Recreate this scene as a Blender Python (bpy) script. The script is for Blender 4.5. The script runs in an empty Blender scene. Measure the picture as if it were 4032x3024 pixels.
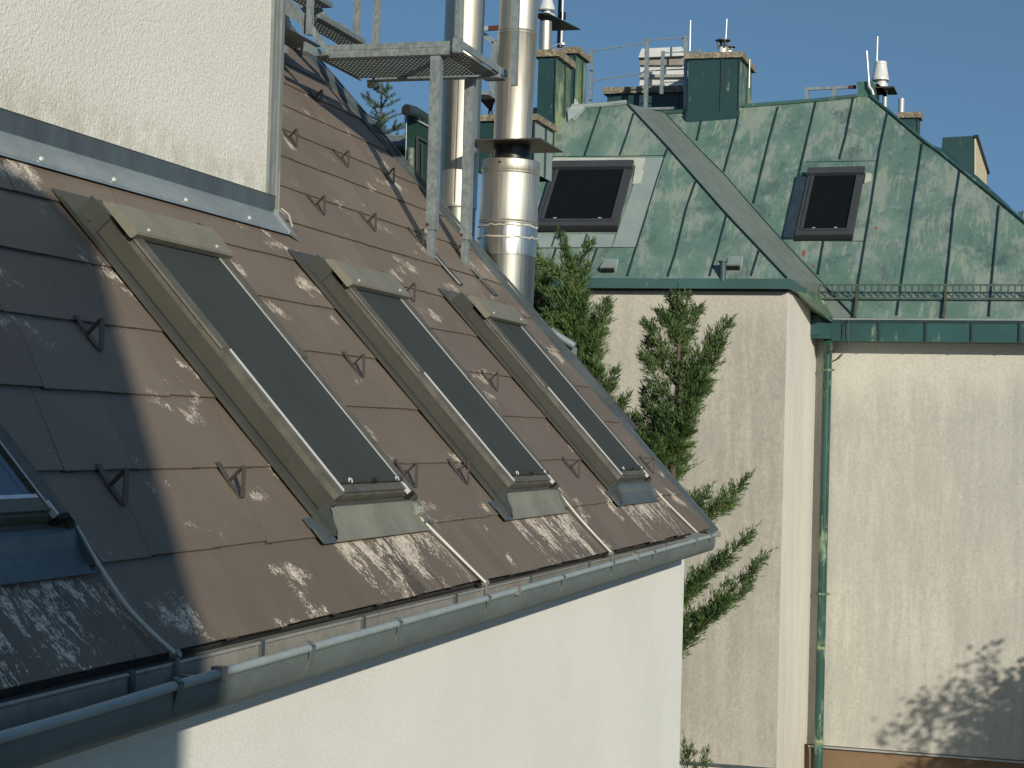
import bpy, math, random
from mathutils import Vector, Matrix
import numpy as np
random.seed(7); rng = np.random.default_rng(7)
rad = math.radians
sc = bpy.context.scene

# ------------------------------------------------------------------ camera, sky, sun
CAM = np.array([0., 0., 6.])
R = np.array([[0.9592075565563976, 0.2813538010447401, 0.027584453642995246],
              [0.019020395976132677, 0.03312489606754261, -0.9992702166068124],
              [-0.2820622058731316, 0.9590322100420774, 0.026422189912871156]])
FPX = 7400.0
cd = bpy.data.cameras.new('camera'); cam = bpy.data.objects.new('camera', cd); sc.collection.objects.link(cam)
cd.sensor_width = 36; cd.lens = FPX / 4032 * 36; cd.clip_start = .05; cd.clip_end = 2000
M = Matrix.Identity(4)
for i in range(3):
    M[i][0] = R[0][i]; M[i][1] = -R[1][i]; M[i][2] = -R[2][i]; M[i][3] = CAM[i]
cam.matrix_world = M; sc.camera = cam

SAZ, SEL = 140.5, 16.8
w = bpy.data.worlds.new("World"); sc.world = w; w.use_nodes = True
nt = w.node_tree; bg = nt.nodes['Background']; sky = nt.nodes.new('ShaderNodeTexSky')
sky.sky_type = 'NISHITA'; sky.sun_disc = False
sky.sun_elevation = rad(SEL); sky.sun_rotation = rad(SAZ)
sky.altitude = 250; sky.air_density = 1.0; sky.dust_density = .6; sky.ozone_density = .6
bg.inputs['Strength'].default_value = .135
vm = nt.nodes.new('ShaderNodeTexCoord'); va = nt.nodes.new('ShaderNodeVectorMath'); va.operation = 'ADD'; va.inputs[1].default_value = (0, 0, .38)
nt.links.new(vm.outputs['Generated'], va.inputs[0]); nt.links.new(va.outputs[0], sky.inputs[0])
tint = nt.nodes.new('ShaderNodeMix'); tint.data_type = 'RGBA'; tint.blend_type = 'MULTIPLY'; tint.inputs[0].default_value = 1; tint.inputs[7].default_value = (.76, 1.0, 1.08, 1)
nt.links.new(sky.outputs[0], tint.inputs[6]); nt.links.new(tint.outputs[2], bg.inputs['Color'])
sd = bpy.data.lights.new('sun', 'SUN'); sun = bpy.data.objects.new('sun', sd); sc.collection.objects.link(sun)
sd.energy = 3.8; sd.angle = rad(.53); sd.color = (1.0, .925, .77)
SUN = Vector((math.sin(rad(SAZ)) * math.cos(rad(SEL)), math.cos(rad(SAZ)) * math.cos(rad(SEL)), math.sin(rad(SEL))))
sun.rotation_euler = SUN.to_track_quat('Z', 'Y').to_euler(); sun.location = (6, -8, 12)
sc.view_settings.view_transform = 'Standard'; sc.view_settings.look = 'None'
sc.view_settings.gamma = 1; sc.view_settings.exposure = 0.0
sc.render.engine = 'CYCLES'

# ------------------------------------------------------------------ photo measurement: pixel of the 2212 px wide view -> point on a real plane
K = 1.8228
def ray(x, y):
    return R.T @ np.array([(x * K - 2016.) / FPX, (y * K - 1512.) / FPX, 1.])
def hit(x, y, pt, n):
    r = ray(x, y); n = np.array(n, float)
    return Vector(CAM + r * (((np.array(pt, float) - CAM) @ n) / (r @ n)))
def aty(x, y, Y): return hit(x, y, (0, Y, 0), (0, 1, 0))
def atx(x, y, X): return hit(x, y, (X, 0, 0), (1, 0, 0))
def atz(x, y, Z): return hit(x, y, (0, 0, Z), (0, 0, 1))

# ------------------------------------------------------------------ mesh helper
class MB:
    def __init__(s): s.v = []; s.f = []; s.m = []
    def add(s, vs, fs, mi=0):
        b = len(s.v); s.v += [tuple(v) for v in vs]; s.f += [tuple(b + i for i in f) for f in fs]; s.m += [mi] * len(fs)
    def box(s, a, b, mi=0):
        x0, y0, z0 = a; x1, y1, z1 = b
        s.add([(x0,y0,z0),(x1,y0,z0),(x1,y1,z0),(x0,y1,z0),(x0,y0,z1),(x1,y0,z1),(x1,y1,z1),(x0,y1,z1)],
              [(0,3,2,1),(4,5,6,7),(0,1,5,4),(1,2,6,5),(2,3,7,6),(3,0,4,7)], mi)
    def prism(s, poly, d, mi=0):
        d = Vector(d); p = [Vector(q) for q in poly]; n = len(p)
        s.add(p + [q + d for q in p], [tuple(range(n)), tuple(range(2*n-1, n-1, -1))] + [(i, i+n, (i+1) % n + n, (i+1) % n) for i in range(n)], mi)
    def hexa(s, bot, top, mi=0):
        s.add(list(bot) + list(top), [(3,2,1,0),(4,5,6,7),(0,1,5,4),(1,2,6,5),(2,3,7,6),(3,0,4,7)], mi)
    def beam(s, a, b, wv, hv, mi=0):
        a = Vector(a); b = Vector(b); wv = Vector(wv) / 2; hv = Vector(hv) / 2
        s.hexa([a-wv-hv, a+wv-hv, a+wv+hv, a-wv+hv], [b-wv-hv, b+wv-hv, b+wv+hv, b-wv+hv], mi)
    def tube(s, pts, r, n=10, mi=0, cap=True):
        pts = [Vector(p) for p in pts]; rs = r if isinstance(r, (list, tuple)) else [r] * len(pts)
        base = len(s.v); up = None
        for i, p in enumerate(pts):
            t = (pts[min(i+1, len(pts)-1)] - pts[max(i-1, 0)]).normalized()
            if up is None: up = t.orthogonal().normalized()
            up = (up - t * up.dot(t)).normalized(); sd_ = t.cross(up)
            for j in range(n):
                a = 2 * math.pi * j / n; s.v.append(tuple(p + (up * math.cos(a) + sd_ * math.sin(a)) * rs[i]))
        for i in range(len(pts) - 1):
            for j in range(n):
                k = (j + 1) % n; s.f.append((base+i*n+j, base+i*n+k, base+(i+1)*n+k, base+(i+1)*n+j)); s.m.append(mi)
        if cap:
            s.f.append(tuple(base + j for j in range(n-1, -1, -1))); s.m.append(mi)
            s.f.append(tuple(base + (len(pts)-1)*n + j for j in range(n))); s.m.append(mi)
    def islands(s):
        par = list(range(len(s.v)))
        def find(a):
            while par[a] != a: par[a] = par[par[a]]; a = par[a]
            return a
        for f in s.f:
            a = find(f[0])
            for b in f[1:]: par[find(b)] = a
        g = {}
        for f, mi in zip(s.f, s.m): g.setdefault(find(f[0]), []).append((f, mi))
        out = []
        for fs in g.values():
            m = MB(); idx = {}
            for f, mi in fs:
                for v in f:
                    if v not in idx: idx[v] = len(m.v); m.v.append(s.v[v])
                m.f.append(tuple(idx[v] for v in f)); m.m.append(mi)
            out.append(m)
        return out
    def build(s, name, mats, parent=None, frame=None, smooth=None, split=False):
        if split: return [m.build(name, mats, parent, frame, smooth) for m in s.islands()][0]
        me = bpy.data.meshes.new(name); me.from_pydata(s.v, [], s.f)
        mats = mats if isinstance(mats, (list, tuple)) else [mats]
        for m in mats: me.materials.append(m)
        me.polygons.foreach_set('material_index', s.m)
        me.validate(); me.update()
        o = bpy.data.objects.new(name, me); sc.collection.objects.link(o)
        if frame is not None: o.matrix_basis = frame
        if parent is not None: attach(o, parent)
        if smooth:
            me.polygons.foreach_set('use_smooth', [True] * len(me.polygons))
            if hasattr(me, 'set_sharp_from_angle'): me.set_sharp_from_angle(angle=rad(smooth))
        return o
WORLD = {}
def world_of(o):
    m = o.matrix_basis.copy()
    if o.parent: m = world_of(o.parent) @ o.matrix_parent_inverse @ m
    return m
def attach(o, parent):
    o.parent = parent; o.matrix_parent_inverse = world_of(parent).inverted()
def thing(name, label, cat, loc, group=None):
    o = bpy.data.objects.new(name, None); sc.collection.objects.link(o); o.empty_display_size = .2
    o.location = loc; o.matrix_basis = Matrix.Translation(loc)
    o['label'] = label; o['category'] = cat
    if group: o['group'] = group
    return o
def tag(o, label, cat, group=None, kind=None):
    if label: o['label'] = label
    if cat: o['category'] = cat
    if group: o['group'] = group
    if kind: o['kind'] = kind
    return o

# ------------------------------------------------------------------ materials
class NT:
    def __init__(s, name, rough=.6, metal=0., spec=.5):
        s.m = bpy.data.materials.new(name); s.m.use_nodes = True; s.t = s.m.node_tree
        s.b = s.t.nodes['Principled BSDF']; s.b.inputs['Roughness'].default_value = rough
        s.b.inputs['Metallic'].default_value = metal; s.b.inputs['Specular IOR Level'].default_value = spec
        s.tc = s.t.nodes.new('ShaderNodeTexCoord'); s.obj = s.tc.outputs['Object']
    def n(s, ty, **kw):
        nd = s.t.nodes.new(ty)
        for k, v in kw.items(): setattr(nd, k, v)
        return nd
    def l(s, a, b): s.t.links.new(a, b)
    def mapv(s, scale=(1,1,1), loc=(0,0,0), rot=(0,0,0), src=None):
        m = s.n('ShaderNodeMapping'); m.inputs['Scale'].default_value = scale; m.inputs['Location'].default_value = loc
        m.inputs['Rotation'].default_value = rot; s.l(src or s.obj, m.inputs['Vector']); return m.outputs[0]
    def noise(s, scale, detail=4, rough=.55, vec=None, dist=0.):
        x = s.n('ShaderNodeTexNoise'); x.inputs['Scale'].default_value = scale; x.inputs['Detail'].default_value = detail
        x.inputs['Roughness'].default_value = rough; x.inputs['Distortion'].default_value = dist
        s.l(vec or s.obj, x.inputs['Vector']); return x.outputs['Fac']
    def vor(s, scale, vec=None, out='Distance'):
        x = s.n('ShaderNodeTexVoronoi'); x.inputs['Scale'].default_value = scale
        s.l(vec or s.obj, x.inputs['Vector']); return x.outputs[out]
    def step(s, v, a, b, o0=0., o1=1.):
        x = s.n('ShaderNodeMapRange', interpolation_type='SMOOTHSTEP'); x.inputs['From Min'].default_value = a; x.inputs['From Max'].default_value = b
        x.inputs['To Min'].default_value = o0; x.inputs['To Max'].default_value = o1
        s.l(v, x.inputs['Value']); return x.outputs[0]
    def math(s, op, a, b=None):
        x = s.n('ShaderNodeMath', operation=op)
        for i, q in enumerate((a, b)):
            if q is None: continue
            if isinstance(q, (int, float)): x.inputs[i].default_value = q
            else: s.l(q, x.inputs[i])
        return x.outputs[0]
    def mix(s, f, a, b):
        x = s.n('ShaderNodeMix', data_type='RGBA')
        for i, q in ((0, f), (6, a), (7, b)):
            if isinstance(q, (int, float)): x.inputs[i].default_value = q
            elif isinstance(q, tuple): x.inputs[i].default_value = q + (1,) if len(q) == 3 else q
            else: s.l(q, x.inputs[i])
        return x.outputs[2]
    def sep(s, v=None):
        x = s.n('ShaderNodeSeparateXYZ'); s.l(v or s.obj, x.inputs[0]); return x.outputs
    def col(s, c):
        if isinstance(c, tuple): s.b.inputs['Base Color'].default_value = c + (1,)
        else: s.l(c, s.b.inputs['Base Color'])
        return s
    def rough(s, r):
        if isinstance(r, float): s.b.inputs['Roughness'].default_value = r
        else: s.l(r, s.b.inputs['Roughness'])
    def bump(s, h, strength=.3, dist=.01):
        x = s.n('ShaderNodeBump'); x.inputs['Strength'].default_value = strength; x.inputs['Distance'].default_value = dist
        s.l(h, x.inputs['Height']); s.l(x.outputs[0], s.b.inputs['Normal']); return s

def dirty(name, c, rough=.6, metal=0., var=.25, scale=6., spec=.5, bump=0., streak=(1,1,1)):
    m = NT(name, rough, metal, spec)
    v = m.mapv(streak)
    a = m.noise(scale, 5, .6, v); b = m.noise(scale * 9, 4, .65, v)
    f = m.math('MULTIPLY_ADD', a, .65); f.node.inputs[2].default_value = 0; f2 = m.math('MULTIPLY_ADD', b, .35); m.l(f, f2.node.inputs[2])
    f3 = m.step(f2, .3, .7)
    m.col(m.mix(f3, tuple(x * (1 - var) for x in c), tuple(min(1, x * (1 + var)) for x in c)))
    if bump: m.bump(b, bump, .004)
    return m.m

# near roof tiles: local x = along the eave, y = up the slope
def tile_mat():
    m = NT('brown_tile', .62, 0, .35)
    tv = m.n('ShaderNodeAttribute', attribute_name='tile_shade').outputs['Fac']
    big = m.noise(1.3, 4, .6); fine = m.noise(120, 3, .7)
    base = m.mix(m.step(big, .35, .65), (.172, .134, .103), (.208, .167, .130))
    base = m.mix(m.math('MULTIPLY', tv, .55), base, (.150, .119, .094))
    base = m.mix(m.step(fine, .3, .75, 0, .3), base, (.25, .195, .145))
    x, y, z = m.sep()
    # grey weathering low on the roof
    low = m.step(y, 2.0, 1.0, 0, 1.0)
    base = m.mix(m.math('MULTIPLY', low, m.step(m.noise(3., 4, .6, m.mapv((1.6, .5, 1))), .35, .7, .15, .75)), base, (.135, .112, .082))
    # flaking, pale patches
    clus = m.step(m.noise(2.3, 3, .6, m.mapv((1., 1.5, 1), (3.1, 1.7, 0))), .47, .70)
    med = m.noise(12., 4, .7, m.mapv((1.5, .9, 1), (7.3, .4, 0), (0, 0, .5)))
    fl = m.noise(125., 3, .8, m.mapv((1., .75, 1), (0, 0, 0), (0, 0, .5)))
    t = m.math('ADD', m.math('MULTIPLY', clus, .30), m.math('MULTIPLY', med, .50))
    t = m.math('ADD', t, m.math('MULTIPLY', fl, .66))
    patch = m.step(t, .838, .864)
    # wash streaks under the windows
    st = None
    for u0 in (3.38, 6.0, 8.115, 10.3):
        a = m.math('MULTIPLY', m.step(x, u0 - .10, u0 - .02), m.step(x, u0 + 1.02, u0 + .86))
        st = a if st is None else m.math('MAXIMUM', st, a)
    st = m.math('MULTIPLY', st, m.step(y, 1.325, 1.30))
    sn = m.noise(7.5, 6, .78, m.mapv((1., .30, 1), (1.3, 0, 0), (0, 0, -.08)), .9)
    sn2 = m.noise(80., 4, .75, m.mapv((1., .6, 1)), .3)
    tt = m.math('ADD', m.math('MULTIPLY', sn, .8), m.math('MULTIPLY', sn2, .40))
    tt = m.math('ADD', tt, m.step(y, 1.02, 1.31, -.035, .045))
    stream = m.math('MULTIPLY', st, m.step(tt, .645, .658))
    moss = m.math('MULTIPLY', st, m.step(m.noise(7., 5, .7, m.mapv((1., .25, 1), (9.3, 0, 0))), .5, .62, 0, .75))
    base = m.mix(moss, base, (.07, .055, .045))
    allp = m.math('MAXIMUM', patch, stream)
    pc = m.mix(m.step(m.noise(90, 3), .35, .6), (.42, .34, .27), (.72, .65, .54))
    m.col(m.mix(allp, base, pc))
    m.rough(m.step(allp, 0, 1, .55, .85))
    h = m.math('ADD', m.math('MULTIPLY', fine, .4), m.math('MULTIPLY', m.noise(14, 3), .6))
    m.bump(h, .12, .004)
    return m.m

def stucco(name, c, c2, scale=130, strength=.5, dist=.004, stain=None):
    m = NT(name, .9, 0, .15)
    a = m.noise(scale, 3, .6, None, .8); b = m.noise(1.2, 4, .6)
    cc = m.mix(m.step(b, .35, .7), c, c2)
    cc = m.mix(m.step(a, .3, .55, .35, 0), cc, tuple(q * .62 for q in c))
    if stain:
        x, y, z = m.sep()
        zz = m.step(z, stain[0], stain[1], 1, 0)
        e = m.math('MULTIPLY', zz, m.step(m.noise(9, 5, .7), .35, .65))
        cc = m.mix(m.math('MULTIPLY', e, .6), cc, (.50, .47, .36))
    m.col(cc); m.bump(a, strength, dist); return m.m

def far_plaster(name, c, dark, pale, amt, streak_amt=.5, z0=None, z1=None):
    m = NT(name, .92, 0, .1)
    s1 = m.noise(2.2, 5, .65, m.mapv((1., 1., .18))); s2 = m.noise(9., 5, .7, m.mapv((1., 1., .10)))
    s3 = m.noise(24., 4, .7, m.mapv((1, 1, .55))); bl = m.noise(.5, 3, .6)
    f = m.math('ADD', m.math('MULTIPLY', s1, .4), m.math('MULTIPLY', s2, .35)); f = m.math('ADD', f, m.math('MULTIPLY', s3, .25))
    g_ = None
    if z0:
        zz = m.math('ADD', m.sep()[2], m.math('MULTIPLY', m.noise(1.6, 5, .7, m.mapv((1.6, 1.6, .25))), 1.3)); g_ = m.step(zz, z0 + .65, z1 + .65, .12, 1)
    q1 = m.step(f, .42, .58, 0, amt); q2 = m.step(bl, .35, .65, amt * .25, amt * .7)
    if g_ is not None: q1 = m.math('MULTIPLY', q1, g_); q2 = m.math('MULTIPLY', q2, g_)
    cc = m.mix(q1, c, dark); cc = m.mix(q2, cc, dark)
    gr = m.noise(42, 3, .7, m.mapv((1, 1, .8))); cc = m.mix(m.step(gr, .35, .6, .30, 0), cc, tuple(v * .72 for v in dark))
    cc = m.mix(m.step(s2, .56, .75, 0, streak_amt), cc, pale)
    sp = m.vor(5., m.mapv((1, 1, .8))); cc = m.mix(m.step(sp, .10, .05, 0, .35), cc, pale)
    m.col(cc); m.bump(m.noise(60, 3, .6), .15, .006); return m.m

def green_roof():
    m = NT('weathered_green_paint', .55, .0, .4)
    v = m.mapv((1., .75, .75), (0, 0, 0), (0, 0, 0))
    a = m.noise(1.25, 6, .68, v, .3); b = m.noise(4.2, 5, .72, m.mapv((1.2, .35, .35)), .2)
    c = m.noise(16, 4, .75, m.mapv((2., .25, .25))); d = m.noise(1.9, 4, .7, m.mapv((1., .8, .8), (5, 2, 1)), .3)
    fine = m.noise(38, 3, .7, m.mapv((1.6, .3, .3)))
    base = m.mix(m.step(a, .34, .64), (.105, .190, .160), (.180, .275, .225))
    brick = m.n('ShaderNodeTexBrick'); brick.inputs['Scale'].default_value = 1.7; brick.inputs['Mortar Size'].default_value = 0
    brick.inputs['Color1'].default_value = (0, 0, 0, 1); brick.inputs['Color2'].default_value = (1, 1, 1, 1)
    wv = m.n('ShaderNodeVectorMath', operation='ADD'); ns = m.n('ShaderNodeTexNoise'); ns.inputs['Scale'].default_value = 6; m.l(m.obj, ns.inputs['Vector'])
    sc_ = m.n('ShaderNodeVectorMath', operation='SCALE'); sc_.inputs['Scale'].default_value = .22; m.l(ns.outputs['Color'], sc_.inputs[0])
    m.l(m.mapv((1, 1, 1), (0, 0, 0), (rad(90), 0, 0)), wv.inputs[0]); m.l(sc_.outputs[0], wv.inputs[1]); m.l(wv.outputs[0], brick.inputs['Vector'])
    base = m.mix(m.math('MULTIPLY', brick.outputs['Color'], .35), base, (.070, .135, .115))
    t = m.math('ADD', m.math('MULTIPLY', b, .55), m.math('MULTIPLY', c, .45))
    base = m.mix(m.step(m.math('ADD', m.math('MULTIPLY', a, .35), m.math('MULTIPLY', t, .65)), .490, .535, 0, .8), base, (.270, .305, .275))
    base = m.mix(m.math('MULTIPLY', m.step(d, .50, .60), m.step(t, .46, .56, 0, .75)), base, (.032, .088, .080))
    base = m.mix(m.math('MULTIPLY', m.step(d, .46, .38), m.step(t, .50, .58, 0, .65)), base, (.27, .34, .21))
    base = m.mix(m.step(fine, .35, .65, 0, .16), base, (.26, .31, .25))
    m.col(base); m.bump(m.noise(2.5, 3), .25, .02)
    m.rough(m.step(t, .4, .6, .42, .65)); return m.m

def teal(name='teal_sheet', worn=.5, c=(.016, .047, .048), pale=(.24, .32, .19)):
    m = NT(name, .42, 0, .45)
    s = m.noise(11, 5, .75, m.mapv((1., 1., .16))); p = m.noise(1.6, 4, .65)
    base = m.mix(m.step(m.noise(.9, 3), .3, .7), c, tuple(q * 1.5 for q in c))
    f = m.math('ADD', m.math('MULTIPLY', s, .55), m.math('MULTIPLY', p, .45))
    hi = .64 - .12 * worn
    m.col(m.mix(m.step(f, hi - .03, hi + .05, 0, .85), base, pale)); return m.m

def galv():
    m = NT('galvanised_steel', .48, .35, .5)
    c = m.vor(55, m.mapv((1, 1, .6)), 'Color'); g = m.n('ShaderNodeRGBToBW'); m.l(c, g.inputs[0])
    n1 = m.noise(5, 4, .6)
    b = m.mix(m.step(g.outputs[0], .2, .8), (.24, .28, .285), (.31, .355, .36))
    m.col(m.mix(m.step(n1, .35, .7, 0, .5), b, (.20, .23, .235))); m.rough(m.step(g.outputs[0], .1, .9, .38, .58)); return m.m

def steel(name, c=(.66, .63, .55), r0=.46, r1=.60, dirt=.0):
    m = NT(name, .3, 1., .5)
    v = m.mapv((1, 1, .02)); n1 = m.noise(90, 3, .6, v); n2 = m.noise(3, 4, .6, m.mapv((1, 1, .5)))
    cc = m.mix(m.step(n1, .3, .7), tuple(q * .93 for q in c), c)
    if dirt: cc = m.mix(m.step(n2, .4, .7, 0, dirt), cc, (.30, .29, .25))
    m.col(cc); m.rough(m.step(n1, .3, .7, r0, r1)); m.bump(m.noise(2.2, 2), .06, .02); return m.m

def concrete():
    m = NT('aggregate_concrete', .95, 0, .1)
    v = m.vor(34, None, 'Color'); g = m.n('ShaderNodeRGBToBW'); m.l(v, g.inputs[0])
    cc = m.mix(g.outputs[0], (.15, .125, .09), (.42, .36, .27))
    m.col(m.mix(m.step(m.noise(5, 4), .4, .65, 0, .5), cc, (.16, .14, .10))); m.bump(m.vor(34), .6, .02); return m.m

def leafmat(name, a, b, c, scale=3.):
    m = NT(name, .6, 0, .25)
    n1 = m.noise(scale, 4, .6)
    rnd = m.n('ShaderNodeNewGeometry').outputs['Random Per Island']
    cc = m.mix(m.step(n1, .35, .65), a, b); cc = m.mix(m.step(rnd, .55, 1., 0, .6), cc, c)
    m.col(cc)
    m.b.inputs['Subsurface Weight'].default_value = 0.0
    tr = m.n('ShaderNodeBsdfTranslucent'); m.l(cc, tr.inputs[0]); mx = m.n('ShaderNodeMixShader'); mx.inputs[0].default_value = .22
    out = m.t.nodes['Material Output']; m.l(m.b.outputs[0], mx.inputs[1]); m.l(tr.outputs[0], mx.inputs[2]); m.l(mx.outputs[0], out.inputs[0])
    return m.m

TILE = tile_mat()
GAP = dirty('tile_gap_shadow_side', (.055, .042, .034), .9)
WALLN = stucco('white_render', (.83, .82, .775), (.78, .77, .725), 110, .65, .004)
WALLD = stucco('cream_scratch_render', (.80, .785, .72), (.76, .745, .68), 62, .75, .010, (7.09, 7.36))
ZINC = dirty('zinc_sheet', (.40, .45, .45), .42, .55, .18, 3., bump=.05, streak=(1, 1, .4))
ZINCD = dirty('dark_zinc_sheet', (.13, .155, .16), .45, .45, .22, 4., streak=(1, 1, .25))
GUT = dirty('gutter_zinc', (.135, .160, .155), .65, .0, .2, 3., streak=(1, .4, 1))
BEAD = dirty('gutter_bead_zinc', (.33, .385, .39), .5, .1, .12, 8.)
OLIVE = dirty('olive_cladding', (.060, .058, .046), .6, .0, .15, 5.)
OLIVED = dirty('dark_olive_cladding', (.066, .070, .062), .5, .1, .15, 5.)
BEIGE = dirty('dusty_hood_metal', (.21, .198, .158), .6, .0, .12, 6.)
SASH = dirty('dusty_sash_metal', (.118, .111, .090), .5, .1, .28, 14.)
APRON = dirty('dusty_apron_sheet', (.27, .265, .205), .5, .2, .22, 5., streak=(1, .5, 1))
BLIND = dirty('blind_fabric', (.052, .061, .061), .9, 0, .08, 4., spec=.12)
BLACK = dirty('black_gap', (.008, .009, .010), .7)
ALU = dirty('bright_aluminium', (.80, .82, .82), .3, .3, .05)
HOOK = dirty('brown_coated_strip', (.105, .085, .072), .5, .2, .2, 12.)
CABLE = dirty('light_cable', (.62, .60, .54), .5, 0, .1)
GALV = galv(); GRATE = dirty('dull_grating_steel', (.16, .19, .195), .6, .2, .15, 8.); STEEL = steel('stainless_flue'); STEELD = steel('dull_flue_sheet', (.30, .31, .29), .40, .55, .5)
FOIL = steel('foil_tape', (.70, .69, .63), .25, .45); DARKM = dirty('dark_flue_collar', (.05, .052, .05), .38, .8, .2)
RUST = dirty('rusty_bolt', (.10, .03, .018), .8)
GROOF = green_roof(); TEAL = teal('teal_sheet', .35); TEALW = teal('worn_teal_sheet', 1.0, (.075, .125, .085), (.33, .40, .20))
TEALP = teal('teal_pipe_paint', .75, (.020, .066, .054), (.27, .36, .24))
BAND = dirty('grey_green_flashing', (.195, .225, .200), .5, .1, .22, 4.)
PANEL = dirty('pale_grey_green_sheet', (.30, .36, .335), .5, .1, .12, 3.)
WPAINT = dirty('white_sealing_paint', (.50, .52, .44), .6, 0, .12, 5.)
SEAM = dirty('seam_teal', (.020, .045, .048), .5)
FWA = far_plaster('grey_rough_plaster', (.60, .56, .485), (.37, .348, .30), (.62, .595, .53), .9, .35, 7.9, 6.9)
FWS = far_plaster('pale_sunlit_side_plaster', (.78, .75, .68), (.60, .575, .51), (.84, .81, .74), .6, .4)  # pale plaster; the side wall's stronger sun is put into its colour
FWB = far_plaster('cream_stained_plaster', (.64, .615, .55), (.43, .42, .38), (.68, .66, .60), .85, .35, 7.0, 6.3)
PLINTH = dirty('brown_plinth', (.23, .145, .085), .7, 0, .12, 2.)
CONC = concrete(); WHITEM = dirty('white_coated_metal', (.72, .73, .70), .35, .1, .08, 4.)
ROD = dirty('lightning_rod_alu', (.50, .53, .53), .45, .4, .05)
FRAMEG = dirty('grey_brown_frame', (.050, .053, .058), .6, .0, .12, 4.)
FBLIND = dirty('dark_far_blind', (.007, .010, .012), .95, 0, .08, spec=.05)
CREAM = dirty('cream_board', (.62, .54, .36), .7, 0, .06)
BARK = dirty('bark', (.10, .070, .050), .9, 0, .3, 20.)
JUN = leafmat('juniper_green', (.060, .110, .040), (.11, .18, .06), (.21, .29, .09), 2.2)
SPR = leafmat('spruce_green', (.055, .100, .045), (.09, .15, .065), (.17, .23, .10), 2.)
LEAF = leafmat('broad_leaf_green', (.04, .08, .02), (.06, .11, .03), (.10, .16, .05), 1.)
GLASS = NT('pane_glass', .08, 0, .9); GLASS.col((.09, .12, .16)); GLASS = GLASS.m

# ------------------------------------------------------------------ ground
gb = MB(); gb.add([(-400, -400, 0), (400, -400, 0), (400, 400, 0), (-400, 400, 0)], [(0, 1, 2, 3)])
gm = NT('ground', .95, 0, .1); gm.col(gm.mix(gm.step(gm.noise(.6, 5), .4, .6), (.06, .085, .035), (.13, .12, .085)))
tag(gb.build('ground', gm.m), 'green and grey ground around the houses', None, kind='structure')

# ------------------------------------------------------------------ the brown-roofed house
TH = rad(47.318759932838724); ct, stn = math.cos(TH), math.sin(TH)
UV_, SV, NV = Vector((0, 1, 0)), Vector((-ct, 0, stn)), Vector((stn, 0, ct))
FOOT = Vector(CAM) - NV * 2.0
RF = Matrix.Identity(4)
for i in range(3):
    RF[i][0] = UV_[i]; RF[i][1] = SV[i]; RF[i][2] = NV[i]; RF[i][3] = FOOT[i]
def rp(u, s, n=0): return FOOT + UV_ * u + SV * s + NV * n
house = thing('brown_roof_house', 'white rendered house with steep brown tiled roof, four roof windows and long grey gutter', 'house', (-5, 5, 0))

wb = MB()
wb.box((-9.5, -.6, 0), (-2.3, 11.82, 5.30))
gp = [Vector((-2.32, 11.80, 5.30)), Vector((-9.3, 11.80, 5.30)), Vector((-9.3, 11.80, 9.0))] + [rp(11.8, 7.2, -.12), rp(11.8, 1.25, -.12)]
gp = [Vector((-2.5, 0, 5.302)), Vector((-9.3, 0, 5.302)), Vector((-9.3, 0, 9.6)), Vector((-7.0, 0, 10.4))]
q1 = rp(0, 1.35, -.16); q2 = rp(0, 7.4, -.16)
wb.prism([(-2.6, -.55, 5.302), (q1.x - .15, -.55, 5.35), (q2.x, -.55, q2.z), (-9.3, -.55, 9.0), (-9.3, -.55, 5.302)], (0, 12.3, 0))
wb.build('wall', WALLN, house)

# tiles
COURSE, TW, SK, S0 = .3087, .3905, .57, 1.039
tb = MB(); shade = []
offs = {0: 4.735, 1: 5.035, 2: 4.922, 3: 4.774, 4: 4.88}
UMAX, UMIN = 12.05, .6
deck = MB(); deck.box((UMIN, S0 + .02, -.12), (12.06, 7.4, -.022))
for k in range(0, 21):
    s = S0 + COURSE * k; off = offs.get(k, 4.7 + random.random() * TW)
    s0 = s + (.012 if k == 0 else 0); s1 = s + COURSE + .05
    if s1 > 7.35: s1 = 7.35
    j0 = int((UMIN - off) / TW) - 2
    for j in range(j0, j0 + 34):
        ub = off + j * TW + random.uniform(-.004, .004); ue = ub + TW - .0008
        jit = random.uniform(-.0035, .0035); n0 = .0100 + random.uniform(-.0004, .0007); n1 = .001
        def cl(u): return max(UMIN, min(UMAX, u))
        a, b = cl(ub), cl(ue); c, d = cl(ub + SK * (s1 - s0)), cl(ue + SK * (s1 - s0))
        if b - a < .01 and d - c < .01: continue
        sb = s0 + jit; tk = .0045
        lift = .0002
        bot = [(a, sb, n0 - tk + lift), (b, sb + random.uniform(-.003, .003), n0 - tk), (d, s1, n1 - tk), (c, s1, n1 - tk + lift * .3)]
        top = [(p[0], p[1], p[2] + tk) for p in bot]
        nb = len(tb.f); tb.hexa(bot, top); shade += [random.random()] * 6
        # dark box painting the shade under the overlap at the joint's lower corner
        if UMIN < ub < UMAX - .08 and random.random() < .8:
            w_ = random.uniform(.045, .07); x0 = ub - .01
            tb.hexa([(x0, sb - .002, n0 - .0085), (x0 + w_, sb - .002, n0 - .0085), (x0 + w_, sb + .012, n0 - .0085), (x0, sb + .012, n0 - .0085)],
                    [(x0, sb - .002, n0 - .0042), (x0 + w_, sb - .002, n0 - .0042), (x0 + w_, sb + .002, n0 - .0042), (x0, sb + .002, n0 - .0042)], 1); shade += [0.] * 6
roof = tb.build('roof', [TILE, GAP], house, RF)
at = roof.data.attributes.new('tile_shade', 'FLOAT', 'FACE'); at.data.foreach_set('value', shade[:len(roof.data.polygons)])
deck.build('roof_deck', dirty('roof_deck_boards', (.05, .045, .04), .9), house, RF)

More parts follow.
